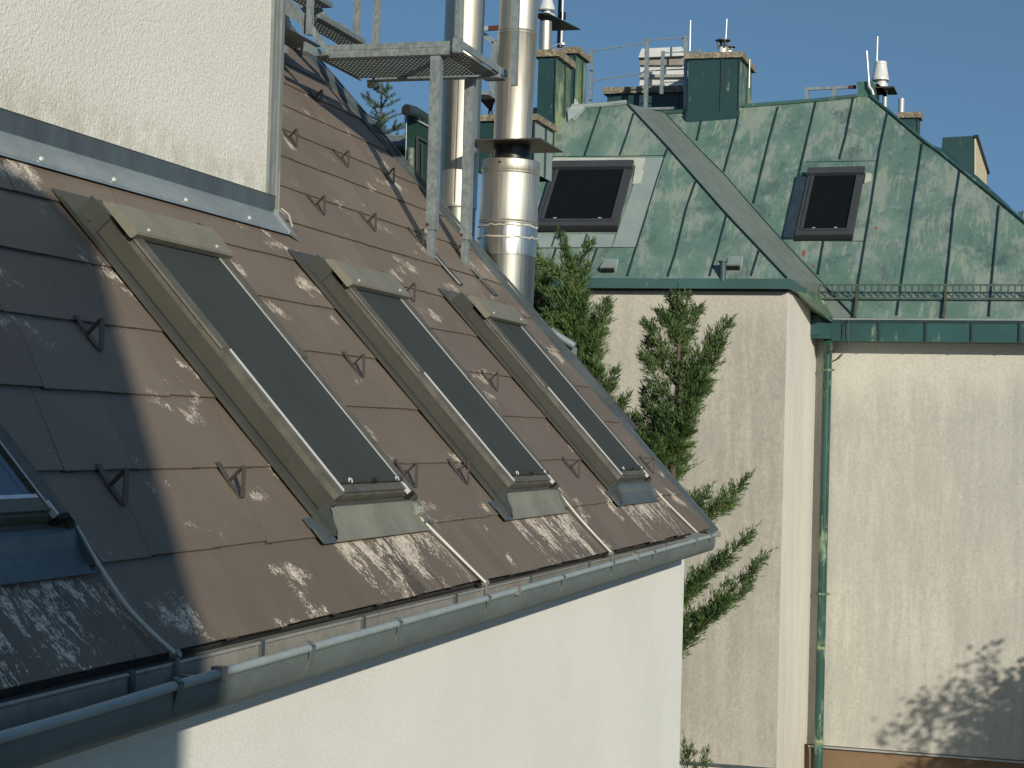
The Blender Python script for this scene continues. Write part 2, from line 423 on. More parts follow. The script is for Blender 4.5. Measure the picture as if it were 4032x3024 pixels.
# verge sheet along the gable
vb = MB()
vb.prism([(12.045, 1.02, -.03), (12.13, 1.02, -.03), (12.13, 1.02, .022), (12.115, 1.02, .034), (12.10, 1.02, .026), (12.045, 1.02, .016)], (0, 6.3, 0))
vb.prism([(12.115, 2.10, .036), (12.135, 2.10, .036), (12.135, 2.10, .052), (12.115, 2.10, .052)], (0, 5.1, 0))
vb.box((12.06, 1.02, -.16), (12.125, 7.3, -.031))
vb.build('verge_flashing', ZINCD, house, RF)
# lower sheet roof behind the gable and its gutter end
lb = MB()
lb.hexa([(12.14, 1.95, -.30), (12.70, 1.95, -.30), (12.70, 2.62, -.30), (12.14, 3.4, -.30)], [(12.14, 1.95, -.03), (12.70, 1.95, -.03), (12.70, 2.62, -.03), (12.14, 3.4, -.03)])
lb.build('rear_sheet_roof', dirty('grey_brown_sheet', (.085, .082, .078), .6, .1, .2, 3.), house, RF)
gy = 13.3; g2 = MB()
p = [aty(1190, 716, gy), aty(1241, 748, gy)]
g2.tube([p[0] + Vector((0, 0, .0)), p[1]], .028, 12); g2.tube([p[0] + Vector((0, .02, .02)), p[1] + Vector((0, .02, .012))], .012, 8)
q = [aty(1218, 742, gy + .03), aty(1238, 750, gy + .03), aty(1236, 782, gy + .03), aty(1218, 776, gy + .03)]
g2.prism(q, (0, .12, 0)); g2.build('rear_gutter_end', ZINC, house, smooth=40)

# upper rendered wall rising out of the roof
DX, DY = -3.642, 8.20
db = MB(); db.box((-7.2, -.5, 6.6), (DX, DY, 10.2)); dorm = db.build('upper_wall', WALLD, house)
fb = MB()
fb.box((DX + .001, 1.0, 6.93), (DX + .022, DY + .04, 7.095))
fb.prism([(DX + .022, 1.0, 7.095), (DX - .0, 1.0, 7.095), (DX - .0, 1.0, 7.103), (DX + .026, 1.0, 7.099)], (0, DY + .04 - 1.0, 0))
fb.build('wall_flashing_upstand', ZINCD, dorm)
ab = MB()
sA = (-DX - 2 * stn) / ct    # slope distance at the wall
pr = [(0, sA + .005, .030), (0, sA - .035, .026), (0, sA - .125, .026), (0, sA - .135, .018), (0, sA - .125, .020), (0, sA - .03, .022), (0, sA + .005, .02)]
ab.prism([(1.0, a, b) for _, a, b in pr], (DY + .02 - 1.0, 0, 0))
ab.hexa([(DY + .02, sA - .13, .018), (DY + .11, sA - .16, .012), (DY + .16, sA + .12, .012), (DY + .02, sA + .16, .018)],
        [(DY + .02, sA - .13, .034), (DY + .11, sA - .16, .02), (DY + .16, sA + .12, .02), (DY + .02, sA + .16, .05)])
apr = ab.build('wall_apron_flashing', ZINC, dorm, RF, smooth=35)
sb_ = MB()
for u in (5.13, 5.62, 6.16, 6.78, 7.42):
    sb_.tube([(u + .35, sA - .112, .030), (u + .35, sA - .112, .040)], .009, 8)
sb_.build('screw', ALU, dorm, RF, split=True)
cb = MB()
cb.box((DX - .02, DY - .035, 7.04), (DX + .016, DY - .001, 10.2)); cb.box((DX - .05, DY + .001, 7.04), (DX + .020, DY + .035, 10.2))
cb.box((DX - .05, DY + .035, 7.04), (DX + .028, DY + .052, 10.2)); cb.box((DX - .05, DY + .052, 7.04), (DX + .012, DY + .105, 10.2))
cb.build('corner_trim', dirty('weathered_zinc_trim', (.27, .29, .275), .5, .3, .3, 5., streak=(1, 1, .2)), dorm)
ob = MB(); ob.box((DX + .003, DY + .036, 6.94), (DX + .026, DY + .070, 7.22)); ob.tube([rp(DY + .10, sA + .02, .05), rp(DY + .12, sA - .02, .055), rp(DY + .12, sA - .08, .03)], .005, 8)
ob.build('peeling_sealant', dirty('peeling_sealant', (.40, .395, .33), .7, 0, .35, 20., streak=(1, 1, .2)), dorm)

# gutter
def gz(y): return 5.362 + (y - 3.3) * .0058
gtb = MB(); ys = [1.0, 3.3, 6.0, 9.0, 11.40]
prof = [(-2.037, -.006), (-2.036, -.04), (-2.039, -.076), (-2.050, -.094), (-2.085, -.099), (-2.19, -.100), (-2.226, -.07), (-2.232, .01)]
th_ = [(-2.237, .01), (-2.231, -.074), (-2.193, -.105), (-2.083, -.104), (-2.047, -.098), (-2.033, -.078), (-2.030, -.04), (-2.031, -.006)]
ring = prof + th_
base = 0
for y in ys: gtb.v += [(x, y, gz(y) + 0.012 + z) for x, z in ring]
n_ = len(ring)
for i in range(len(ys) - 1):
    for j in range(n_):
        k = (j + 1) % n_; gtb.f.append((i*n_+j, i*n_+k, (i+1)*n_+k, (i+1)*n_+j)); gtb.m.append(0)
gtb.f.append(tuple(range(n_))); gtb.m.append(0); gtb.f.append(tuple((len(ys)-1)*n_ + j for j in range(n_-1, -1, -1))); gtb.m.append(0)
# stop end
yy = 11.39; gtb.prism([(x, yy, gz(yy) + .012 + z) for x, z in prof] , (0, .006, 0))
gutter = gtb.build('gutter', GUT, house, smooth=50)
bb = MB(); bpts = []
for i in range(60):
    y = 1.0 + i * (10.42 / 59); sag = -.006 * math.sin(max(0, min(1, (4.1 - y) / 1.3)) * math.pi) if y < 4.1 else 0
    bpts.append((-2.030, y, gz(y) + .008 + sag))
bb.tube(bpts, .0125, 12); bb.build('gutter_bead', BEAD, gutter, smooth=60)
dr = MB()   # drip sheet with rolled lip hanging into the gutter
dr.tube([(-2.158, 1.0, 5.390), (-2.158, 11.5, 5.394)], .0058, 8)
dr.box((-2.163, 1.0, 5.315), (-2.158, 11.5, 5.390)); dr.box((-2.213, 1.0, 5.388), (-2.159, 11.5, 5.391))
dr.build('drip_sheet', dirty('drip_sheet_zinc', (.36, .35, .31), .5, .3, .25, 4.), gutter, smooth=50)
ub_ = MB(); ub_.box((-2.225, 1.0, 5.30), (-2.214, 11.75, 5.402)); ub_.build('eaves_shade_strip', BLACK, house)  # black strip painting the shade band below the tile edge
for y in (1.6, 2.6, 3.3, 4.12, 4.95, 5.68, 6.65, 7.73, 8.65, 9.57, 10.72, 11.2):
    g = MB(); z = gz(y) + .012
    path = [(-2.045, .014), (-2.030, .014), (-2.014, .002), (-2.022, -.03), (-2.030, -.066), (-2.050, -.096), (-2.085, -.107), (-2.20, -.112)]
    for i in range(len(path) - 1):
        (x0, z0), (x1, z1) = path[i], path[i+1]
        g.hexa([(x0, y-.013, z+z0), (x0, y+.013, z+z0), (x1, y+.013, z+z1), (x1, y-.013, z+z1)],
               [(x0-.004, y-.013, z+z0-.002), (x0-.004, y+.013, z+z0-.002), (x1-.004, y+.013, z+z1+.003), (x1-.004, y-.013, z+z1+.003)])
    g.build('gutter_bracket', GUT, gutter)
for y in (4.13, 4.90, 5.70, 6.66, 7.68, 8.7, 9.7, 10.5):
    g = MB(); z = 5.383
    g.box((-2.157, y - .012, z - .035), (-2.149, y + .012, z + .013)); g.box((-2.17, y - .012, z + .013), (-2.149, y + .012, z + .017)); g.build('drip_clip', ZINCD, gutter)

# snow hooks
def hook_mesh():
    m = MB(); w_ = .0145; t = .0030
    def strip(p, q, off):
        (s0, n0), (s1, n1) = p, q; d = Vector((0, s1 - s0, n1 - n0)).normalized(); nn = Vector((0, -d.z, d.y)) * t
        a = Vector((-w_, s0, n0)); b = Vector((w_, s0, n0)); c = Vector((w_, s1, n1)); e = Vector((-w_, s1, n1))
        m.hexa([a, b, c, e], [a + nn, b + nn, c + nn, e + nn])
    strip((.012, .016), (-.058, .007), 0); strip((-.058, .007), (-.055, .072), 0); strip((-.130, .007), (-.0551, .0755), 0); strip((-.13, .003), (-.06, .0035), 0)
    return m
hk = None
for u, s in ((4.72, 1.657), (5.50, 1.657), (7.845, 1.657), (9.815, 1.657), (7.16, 1.657), (11.74, 1.657), (5.31, 2.274), (7.62, 2.274), (9.64, 2.274), (9.47, 2.905),
             (9.13, 3.487), (9.90, 3.487), (10.74, 3.50), (11.55, 3.50), (9.73, 4.11), (10.52, 4.11), (11.36, 4.13), (11.2, 4.79), (11.84, 5.42), (10.4, 2.9)):
    if (u, s) == (10.4, 2.9): continue
    if hk is None: o = hk = hook_mesh().build('snow_hook', HOOK, house, RF)
    else:
        o = hk.copy(); sc.collection.objects.link(o)
    o.matrix_basis = RF @ Matrix.Translation((u, s, .004)) @ Matrix.Rotation(random.uniform(-.06, .06), 4, 'Z')

# roof windows ---------------------------------------------------------------
def poly_u(m, prof, u0, u1, mi=0): m.prism([(u0, s, n) for s, n in prof], (u1 - u0, 0, 0), mi)
S_B, S_T, WD = 1.43, 2.80, .886
def window(u0, open_blind=False, apron_mat=APRON):
    F = RF @ Matrix.Translation((u0, 0, 0))
    m = MB()   # fixed frame cladding
    for a, b, inv in ((0, .036, 0), (WD - .036, WD, 1)):
        o1, o2 = (a, b) if not inv else (b, a)
        m.hexa([(o1, S_B - .004, .004), (o2, S_B - .004, .004), (o2, S_T, .004), (o1, S_T, .004)], [(o1 + (.002 if not inv else -.002), S_B, .062), (o2, S_B, .070 + .012 * inv), (o2, S_T, .070 + .012 * inv), (o1 + (.002 if not inv else -.002), S_T, .062)])
    m.box((.037, S_B - .012, .004), (WD - .037, S_B + .002, .030)); m.hexa([(.03, S_B - .012, .031), (WD - .03, S_B - .012, .031), (WD - .03, S_B + .004, .031), (.03, S_B + .004, .031)], [(.034, S_B + .002, .050), (WD - .034, S_B + .002, .050), (WD - .034, S_B + .02, .054), (.034, S_B + .02, .054)])
    m.box((.036, S_T - .10, .004), (WD - .036, S_T, .068))
    win = m.build('roof_window', OLIVE, house, F)
    g = MB(); g.box((.0365, S_B + .021, .006), (WD - .0365, S_T - .101, .034)); g.box((-.017, S_B - .03, .003), (-.0005, S_T - .03, .019)); g.build('gasket', BLACK, win, F)
    s = MB()   # opening sash
    for a, b in ((.054, .108), (WD - .110, WD - .054)):
        s.hexa([(a, S_B + .022, .051), (b, S_B + .022, .051), (b, S_T - .101, .051), (a, S_T - .101, .051)], [(a + .006, S_B + .022, .086), (b, S_B + .022, .092), (b, S_T - .101, .092), (a + .006, S_T - .101, .086)])
    # thicker cover on the upper half
    for a, b in ((.053, .112), (WD - .114, WD - .053)):
        s.hexa([(a, 2.13, .0865), (b, 2.13, .0925), (b, S_T - .10, .0925), (a, S_T - .10, .0865)], [(a + .004, 2.133, .094), (b, 2.133, .099), (b, S_T - .10, .099), (a + .004, S_T - .10, .094)])
    s.hexa([(.109, S_B + .022, .051), (WD - .111, S_B + .022, .051), (WD - .111, S_B + .07, .051), (.109, S_B + .07, .051)], [(.109, S_B + .026, .078), (WD - .111, S_B + .026, .078), (WD - .111, S_B + .07, .080), (.109, S_B + .07, .080)])
    s.box((.09, S_B + .035, .0805), (WD - .09, S_B + .075, .0885))
    s.build('sash', SASH, win, F)
    r = MB(); r.box((.1085, S_B + .036, .0895), (.1140, 2.128, .0975)); r.box((WD - .1245, S_B + .04, .0895), (WD - .1205, S_T - .12, .0925)); r.box((.0425, S_B + .03, .040), (.0445, 2.05, .050))
    r.box((WD - .118, S_B + .016, .076), (WD - .109, S_B + .060, .094)) ; r.build('guide_rail', ALU, win, F, split=True)
    e = MB(); e.box((WD - .105, S_B + .010, .040), (WD - .055, S_B + .0215, .084)); e.build('end_bracket', BLACK, win, F)
    if not open_blind:
        b = MB(); b.box((.118, S_B + .085, .080), (WD - .124, S_T - .13, .088)); bl = b.build('blind', BLIND, win, F)
        c = MB(); c.tube([(.120, S_B + .080, .092), (WD - .116, S_B + .080, .092)], .013, 12); c.box((.119, S_B + .070, .078), (WD - .118, S_B + .10, .092)); c.build('blind_bar', BLIND, bl, F, smooth=50)
        c = MB()
        for x in (.20, .685):
            c.tube([(x, S_B + .072, .099), (x + .012, S_B + .080, .106), (x + .030, S_B + .078, .1045), (x + .034, S_B + .069, .098)], .0045, 8)
        c.tube([(WD - .118, S_B + .077, .096), (WD - .111, S_B + .077, .096)], .006, 8); c.build('clip', ALU, bl, F, smooth=50, split=True)
        c = MB(); c.box((.43, S_B + .065, .088), (.475, S_B + .079, .106)); c.build('latch', BLACK, bl, F)
    else:
        b = MB(); b.box((.118, S_B + .09, .068), (WD - .124, S_T - .13, .074)); b.build('pane', GLASS, win, F)
        b = MB(); b.box((.118, S_B + .0755, .074), (WD - .124, S_B + .09, .0845)); b.build('pane_seal', ALU, win, F)
    # hood
    h = MB()
    poly_u(h, [(2.664, .090), (2.656, .094), (2.652, .118), (2.658, .126), (2.80, .125), (2.835, .095), (2.825, .090)], .030, WD - .045)
    h.build('hood', BEIGE, win, F)
    h2 = MB(); h2.hexa([(-.010, 2.750, -.0), (-.004, 2.750, 0.), (-.004, 2.862, -.0), (-.010, 2.862, 0.)], [(-.010, 2.750, .090), (-.004, 2.750, .090), (-.004, 2.862, .090), (-.010, 2.862, .090)])
    h2.hexa([(WD - .044, 2.755, -.0), (WD + .012, 2.755, 0.), (WD + .012, 2.88, -.0), (WD - .044, 2.88, 0.)], [(WD - .044, 2.755, .092), (WD + .008, 2.755, .088), (WD + .008, 2.862, .088), (WD - .044, 2.862, .092)])
    h2.hexa([(-.004, 2.80, .0), (.029, 2.80, 0.), (.029, 2.855, -.0), (-.004, 2.855, 0.)], [(-.004, 2.80, .082), (.029, 2.80, .082), (.029, 2.855, .082), (-.004, 2.855, .082)]); h2.tube([(-.0100, 2.80, .03), (-.0135, 2.80, .03)], .008, 10); h2.build('hood_cheek', OLIVED, win, F, split=True)
    for x in (.13, .70):
        k = MB(); k.tube([(x, 2.675, .128), (x, 2.675, .135)], .0065, 8); k.build('screw', ALU, win, F)
    # side flashing
    f = MB()
    f.box((-.095, 1.335, .0155), (-.0175, 2.90, .020)); f.box((-.100, 1.335, .0155), (-.094, 2.90, .030)); f.box((WD + .001, 1.335, .0155), (WD + .085, 2.88, .020)); f.box((-.095, 2.86, .0155), (WD + .085, 2.95, .0195))
    f.build('side_flashing', OLIVED, win, F, split=True)
    a = MB()   # bottom apron: curved sheet
    prof = [(1.432, .052), (1.420, .050), (1.404, .043), (1.385, .032), (1.355, .023), (1.312, .0175)]
    for i in range(len(prof) - 1):
        (s0, n0), (s1, n1) = prof[i], prof[i+1]
        a.add([(.004, s0, n0), (WD + .003, s0, n0), (WD + .003 + .0, s1, n1), (.004 - .06 * (i == 4), s1, n1)], [(0, 1, 2, 3)])
    a.box((-.06, 1.309, .0155), (WD + .04, 1.316, .0195))
    a.build('apron', apron_mat, win, F, smooth=60)
    u = MB()
    u.hexa([(-.055, 1.335, .016), (-.040, 1.335, .016), (-.0, 1.45, .016), (-.012, 1.45, .016)], [(-.055, 1.345, .040), (-.045, 1.345, .040), (-.004, 1.45, .058), (-.012, 1.45, .058)])
    u.box((-.19, 1.308, .0152), (-.058, 1.42, .0185)); u.hexa([(-.19, 1.308, .0155), (-.175, 1.308, .0155), (-.175, 1.375, .0155), (-.19, 1.375, .0155)], [(-.19, 1.308, .028), (-.180, 1.308, .028), (-.180, 1.375, .028), (-.19, 1.375, .028)])
    u.hexa([(WD + .004, 1.335, .016), (WD + .018, 1.335, .016), (WD + .018, 1.45, .016), (WD + .004, 1.45, .016)], [(WD + .006, 1.34, .040), (WD + .016, 1.34, .040), (WD + .016, 1.45, .058), (WD + .006, 1.45, .058)])
    u.build('apron_upstand', ZINCD, win, F, split=True)
    return win
window(3.38, True, ZINCD); window(6.0); window(8.115); w3 = window(10.295, False, ZINCD)

# cables from the windows down to the gutter
def cable(pts, r=.0058):
    P = [rp(*p) for p in pts]; out = []
    for i in range(len(P) - 1):
        p0 = P[max(i-1, 0)]; p1 = P[i]; p2 = P[i+1]; p3 = P[min(i+2, len(P)-1)]
        for t in (0, .25, .5, .75):
            out.append(.5 * ((2*p1) + (-p0+p2)*t + (2*p0-5*p1+4*p2-p3)*t*t + (-p0+3*p1-3*p2+p3)*t**3))
    out.append(P[-1]); m = MB(); m.tube(out, r, 8); return m.build('cable', CABLE, house, smooth=60)
cable([(4.33, 1.45, .03), (4.315, 1.34, .024), (4.30, 1.20, .023), (4.325, 1.10, .023), (4.36, 1.02, .025)], .0065)
cable([(6.865, 1.44, .045), (6.875, 1.40, .024), (6.90, 1.34, .023), (6.96, 1.19, .023), (7.02, 1.03, .025)])
cable([(9.095, 1.46, .03), (9.11, 1.34, .024), (9.117, 1.23, .023), (9.155, 1.035, .025)])
cable([(11.26, 1.45, .03), (11.31, 1.34, .024), (11.378, 1.196, .023), (11.455, 1.04, .025)])
for y in (4.36, 7.03, 9.16, 11.46):
    m = MB(); p = rp(y, 1.03, .02)
    m.tube([p + Vector((-.01, 0, -.004)), p + Vector((.012, 0, .006))], .012, 10); m.box((p.x + .004, y - .009, 5.30), (p.x + .010, y + .009, p.z)); m.box((p.x + .004, y - .009, 5.360), (-2.045, y + .009, 5.366))
    m.box((-2.046, y - .016, gz(y) - .008), (-2.013, y + .016, gz(y) + .026)); m.build('cable_clamp', dirty('clamp_zinc', (.28, .27, .25), .5, .3, .3, 30.), house, smooth=40)
m = MB(); m.hexa(*[[(6.845 + a, 1.375 + b, n) for a, b in ((0, 0), (.05, -.004), (.055, .05), (.005, .054))] for n in (.03, .05)]); m.tube([(6.865, 1.395, .05), (6.865, 1.395, .058)], .009, 10)
m.build('cable_junction', dirty('junction_plate', (.36, .38, .31), .6, .2, .3, 30.), house, RF)

# flashings at the platform feet
def strip_roof(name, pts, w_, n0, n1, mat):
    m = MB()
    for i in range(len(pts) - 1):
        (u0, s0), (u1, s1) = pts[i], pts[i+1]
        m.hexa([(u0, s0, n0), (u0 + w_, s0, n0), (u1 + w_, s1, n0), (u1, s1, n0)], [(u0, s0, n1), (u0 + w_, s0, n1), (u1 + w_, s1, n1), (u1, s1, n1)])
    return m.build(name, mat, house, RF)
strip_roof('foot_flashing', [(10.76, 3.33), (10.78, 3.045)], .035, .017, .022, ZINC); strip_roof('foot_flashing', [(11.46, 3.26), (11.50, 3.03)], .03, .017, .022, ZINCD)
strip_roof('foot_flashing_gap', [(10.80, 3.33), (10.82, 3.045)], .05, .016, .019, BLACK); strip_roof('foot_flashing_gap', [(11.50, 3.26), (11.54, 3.03)], .035, .016, .019, BLACK)

# ------------------------------------------------------------------ steel access platform with stair
plat = thing('access_platform', 'galvanised steel grating platform with stair, standing on two square legs on the brown roof', 'platform', (-3.7, 10.9, 7.0))
YF, YR, ZB, ZT = 10.70, 11.50, 8.278, 8.358
def part(name, f, mat=GALV, par=None, frame=None, smooth=None):
    m = MB(); f(m); return m.build(name, mat, par or plat, frame, smooth)
part('front_beam', lambda m: (m.box((-4.378, YF, ZB), (-3.60, YF + .012, ZT)), m.box((-4.378, YF + .012, ZB), (-3.60, YF + .05, ZB + .006)), m.box((-4.37, YF - .003, ZB + .045), (-3.61, YF - .0005, ZB + .049))))
part('rear_beam', lambda m: (m.box((-4.41, YR - .012, ZB), (-3.515, YR, ZT - .006)), m.box((-4.41, YR - .06, ZB), (-3.515, YR - .012, ZB + .006))))
part('side_beam', lambda m: m.box((-3.53, YF + .03, ZT - .045), (-3.518, 11.66, ZT)))
part('side_beam', lambda m: (m.box((-4.48, YF - .16, ZB + .012), (-4.468, YR + .0, ZB + .07)),))
def grating(m, x0, x1, y0, y1, z, nx=0, ny=0, t=.012, hgt=.006):
    nx = max(2, round((x1 - x0) / .030)); ny = max(2, round((y1 - y0) / .050))
    for i in range(nx + 1):
        x = x0 + (x1 - x0) * i / nx; m.box((x - t/2, y0, z), (x + t/2, y1, z + hgt))
    for j in range(ny + 1):
        y = y0 + (y1 - y0) * j / ny; m.box((x0, y - t*.95, z + .0005), (x1, y + t*.95, z + hgt - .0005))
part('grating', lambda m: (grating(m, -4.463, -3.535, YF + .02, YR - .065, ZB + .018), grating(m, -3.66, -3.535, YR + .005, 11.66, ZB + .018)), GRATE)
for x0, x1, y0, y1, ztop, zs in ((-3.722, -3.660, YF + .012, YF + .074, ZB, 7.218), (-3.737, -3.676, YR - .07, YR - .009, ZB, 7.235)):
    def leg(m):
        m.box((x0, y0, zs), (x1, y1, ztop))
    l_ = part('leg', leg); 
    part('leg_foot', lambda m: m.box((x0 + .008, y0 + .008, 6.95), (x1 - .012, y1 - .010, zs + .02)), par=l_)
    part('bolt', lambda m: m.tube([(x0 + .012, y0 - .001, zs + .03), (x0 + .012, y0 - .012, zs + .03)], .010, 8), RUST, l_)
part('bracket', lambda m: m.box((-4.411, YR - .05, 8.238), (-4.363, YR - .002, ZB)))
# posts
part('corner_post', lambda m: (m.box((-3.572, YF - .022, ZT - .075), (-3.520, YF + .026, ZT + .012)), m.box((-3.566, YF - .004, ZT + .012), (-3.545, YF + .036, 9.45)), m.box((-3.545, YF + .030, ZT + .012), (-3.525, YF + .036, 9.45))))
part('corner_post', lambda m: m.box((-3.443, YR - .02, 8.232), (-3.404, YR + .02, 9.45)))
part('rail_post', lambda m: m.box((-4.522, YF - .036, 8.42), (-4.486, YF - .001, 9.7)))
part('rail_post', lambda m: m.box((-4.545, YR + .001, 8.50), (-4.503, YR + .04, 9.7)))
part('rail_post', lambda m: m.box((-4.404, YR + .001, ZT - .02), (-4.364, YR + .04, 9.45)))
part('handrail', lambda m: (m.beam((-4.50, YF - .02, 9.45), (-3.54, YF - .02, 9.45), (0, .04, 0), (0, 0, .04)), m.beam((-4.50, YR + .02, 9.45), (-3.42, YR + .02, 9.45), (0, .04, 0), (0, 0, .04)), m.beam((-3.42, YF, 9.45), (-3.42, YR, 9.45), (.04, 0, 0), (0, 0, .04)),
                            m.beam((-4.50, YF - .02, 9.45), (-5.35, YF - .02, 10.25), (0, .04, 0), (0, 0, .04)), m.beam((-4.52, YR + .02, 9.50), (-5.35, YR + .02, 10.25), (0, .04, 0), (0, 0, .04))))
# stringers and treads
for yy in (YF, YR - .012):
    part('stringer', lambda m: m.prism([(-4.37, yy, ZB), (-4.386, yy, ZT), (-4.40, yy, ZT + .006), (-4.49, yy, 8.485), (-4.66, yy, 8.66), (-5.40, yy, 9.38), (-5.40, yy, 9.28), (-4.74, yy, 8.60), (-4.55, yy, 8.475)], (0, .012, 0)))
part('stringer_gusset', lambda m: (m.prism([(-4.79, YR - .04, 8.72), (-4.78, YR - .04, 8.80), (-4.686, YR - .04, 8.70), (-4.55, YR - .04, 8.635), (-4.56, YR - .04, 8.60), (-4.70, YR - .04, 8.66)], (0, .008, 0)), m.box((-4.56, YF - .004, 8.43), (-4.485, YF - .0005, 8.55))))
for i in range(4):
    z = 8.528 + .25 * i; x = -4.45 - .24 * i
    part('stair_tread', lambda m: (grating(m, x - .165, x, YF + .02, YR - .02, z), m.box((x - .17, YF + .014, z - .002), (x - .166, YR - .014, z + .03)), m.box((x + .001, YF + .014, z - .002), (x + .005, YR - .014, z + .03))), GRATE)
part('leg', lambda m: (m.box((-5.035, YR - .07, 8.12), (-4.987, YR - .02, 9.0)), m.box((-5.045, YR - .08, 8.635), (-4.98, YR - .01, 8.70))))
part('cross_plate', lambda m: m.box((-4.93, YF + .1, 8.50), (-4.72, YR - .1, 8.506)))

# ------------------------------------------------------------------ flue pipes
def lathe(m, axis0, axis1, prof, n=40, mi=0):
    a0 = Vector(axis0); a1 = Vector(axis1); d = (a1 - a0); L = d.length; t = d / L; up = t.orthogonal().normalized(); sd_ = t.cross(up); base = len(m.v)
    for z, r in prof:
        c = a0 + d * ((z - a0.z) / (a1.z - a0.z))
        for j in range(n):
            a = 2*math.pi*j/n; m.v.append(tuple(c + (up*math.cos(a) + sd_*math.sin(a)) * r))
    for i in range(len(prof) - 1):
        for j in range(n):
            k = (j+1) % n; m.f.append((base+i*n+j, base+i*n+k, base+(i+1)*n+k, base+(i+1)*n+j)); m.m.append(mi)
fl1 = thing('flue_pipe', 'narrower stainless steel flue pipe directly behind the platform legs', 'flue pipe', (-4.13, 12.55, 0), 'twin stainless flue pipes beyond the roof edge')
A0, A1 = (-4.139, 12.55, 7.0), (-4.112, 12.55, 9.04); r1 = .1395
part('pipe', lambda m: lathe(m, A0, A1, [(7.572, r1), (7.578, r1 + .003), (7.60, r1 + .002), (7.61, r1), (8.62, r1), (8.63, r1 + .004), (8.64, r1 + .004), (8.65, r1), (11.5, r1), (11.5, .0)]), STEEL, fl1, smooth=40)
part('lower_pipe', lambda m: lathe(m, A0, A1, [(0, r1 - .006), (7.572, r1 - .006)]), STEELD, fl1, smooth=40)
part('lap_seam', lambda m: m.beam((-4.132 + .03, 12.55 - r1 - .001, 7.6), (-4.112 + .03, 12.55 - r1 - .001, 11.4), (.004, 0, 0), (0, .008, 0)), STEELD, fl1)
fl2 = thing('flue_pipe', 'wide stainless steel flue pipe with square flange plate and fat lower sleeve', 'flue pipe', (-3.7, 12.35, 0), 'twin stainless flue pipes beyond the roof edge')
B0, B1 = (-3.700, 12.35, 7.05), (-3.655, 12.35, 9.0); r2 = .1325
part('pipe', lambda m: lathe(m, B0, B1, [(7.985, r2 - .002), (8.74, r2 + .0035), (8.745, r2 + .007), (8.755, r2 + .003), (8.765, r2 + .007), (8.77, r2), (11.6, r2), (11.6, 0)]), STEEL, fl2, smooth=35)
r3 = .199
part('sleeve', lambda m: lathe(m, B0, B1, [(7.43, r3), (7.435, r3 + .005), (7.445, r3 + .001), (7.452, r3 + .005), (7.46, r3), (7.775, r3), (7.782, r3 + .005), (7.792, r3 + .001), (7.800, r3 + .004), (7.815, r3), (7.868, r3 + .002), (7.872, r3 - .004), (7.868, r2)]), STEEL, fl2, smooth=35)
part('lower_pipe', lambda m: lathe(m, B0, B1, [(0, r3 + .001), (7.235, r3 + .001)]), STEELD, fl2, smooth=40)
part('foil_band', lambda m: lathe(m, B0, B1, [(7.215, r3 + .004), (7.23, r3 + .006), (7.30, r3 + .004), (7.34, r3 + .006), (7.43, r3 + .003)]), FOIL, fl2, smooth=40)
def seal(m):
    for z0, z1 in ((7.335, 7.352), (7.413, 7.424)):
        pts = []
        for j in range(40):
            a = 2*math.pi*j/40; zz = z0 + rng.uniform(-.006, .008); c = Vector(B0) + (Vector(B1) - Vector(B0)) * ((zz - 7.05) / 1.95)
            pts.append(c + Vector((math.cos(a) * (r3 + .004), math.sin(a) * (r3 + .004), 0)))
        m.tube(pts, .0065, 6)
part('sealant_ring', seal, dirty('pale_sealant', (.55, .53, .44), .7, 0, .15, 20.), fl2, smooth=60)
part('collar', lambda m: lathe(m, B0, B1, [(7.869, r2 - .006), (7.975, r2 - .006)]), DARKM, fl2, smooth=40)
fz = 7.975
part('flange_plate', lambda m: m.hexa([(-3.945, 12.055, fz), (-3.395, 12.055, fz), (-3.395, 12.66, fz), (-3.945, 12.66, fz)], [(-3.945, 12.055, fz + .008), (-3.395, 12.055, fz + .008), (-3.395, 12.66, fz + .008), (-3.945, 12.66, fz + .008)]),
     dirty('oxidised_plate', (.13, .13, .11), .45, .6, .25, 6.), fl2)
part('bolt', lambda m: (m.tube([(-3.70, 12.35 - r3 - .0, 7.84), (-3.70, 12.35 - r3 - .012, 7.84)], .008, 8), m.tube([(-3.63, 12.35 - r2, 8.80), (-3.63, 12.35 - r2 - .008, 8.80)], .006, 8)), DARKM, fl2)
part('rim_band', lambda m: lathe(m, B0, B1, [(7.80, r3 + .0035), (7.802, r3 + .0045), (7.84, r3 + .0042), (7.866, r3 + .003)]), STEEL, fl2, smooth=40)
# ------------------------------------------------------------------ house casting the shadow (behind the viewpoint)
ho = thing('plain_house', 'plain tall house standing behind the viewpoint, its edge shading the lower left roof', 'house', (-3, -5, 0))
part('wall', lambda m: m.prism([(-9, -1.4, 0), (2.755, -1.4, 0), (2.755, -1.4, 9.50), (2.58, -1.4, 9.64), (2.25, -1.4, 9.66), (-9, -1.4, 9.9)], (0, -7, 0)), WALLN, ho)

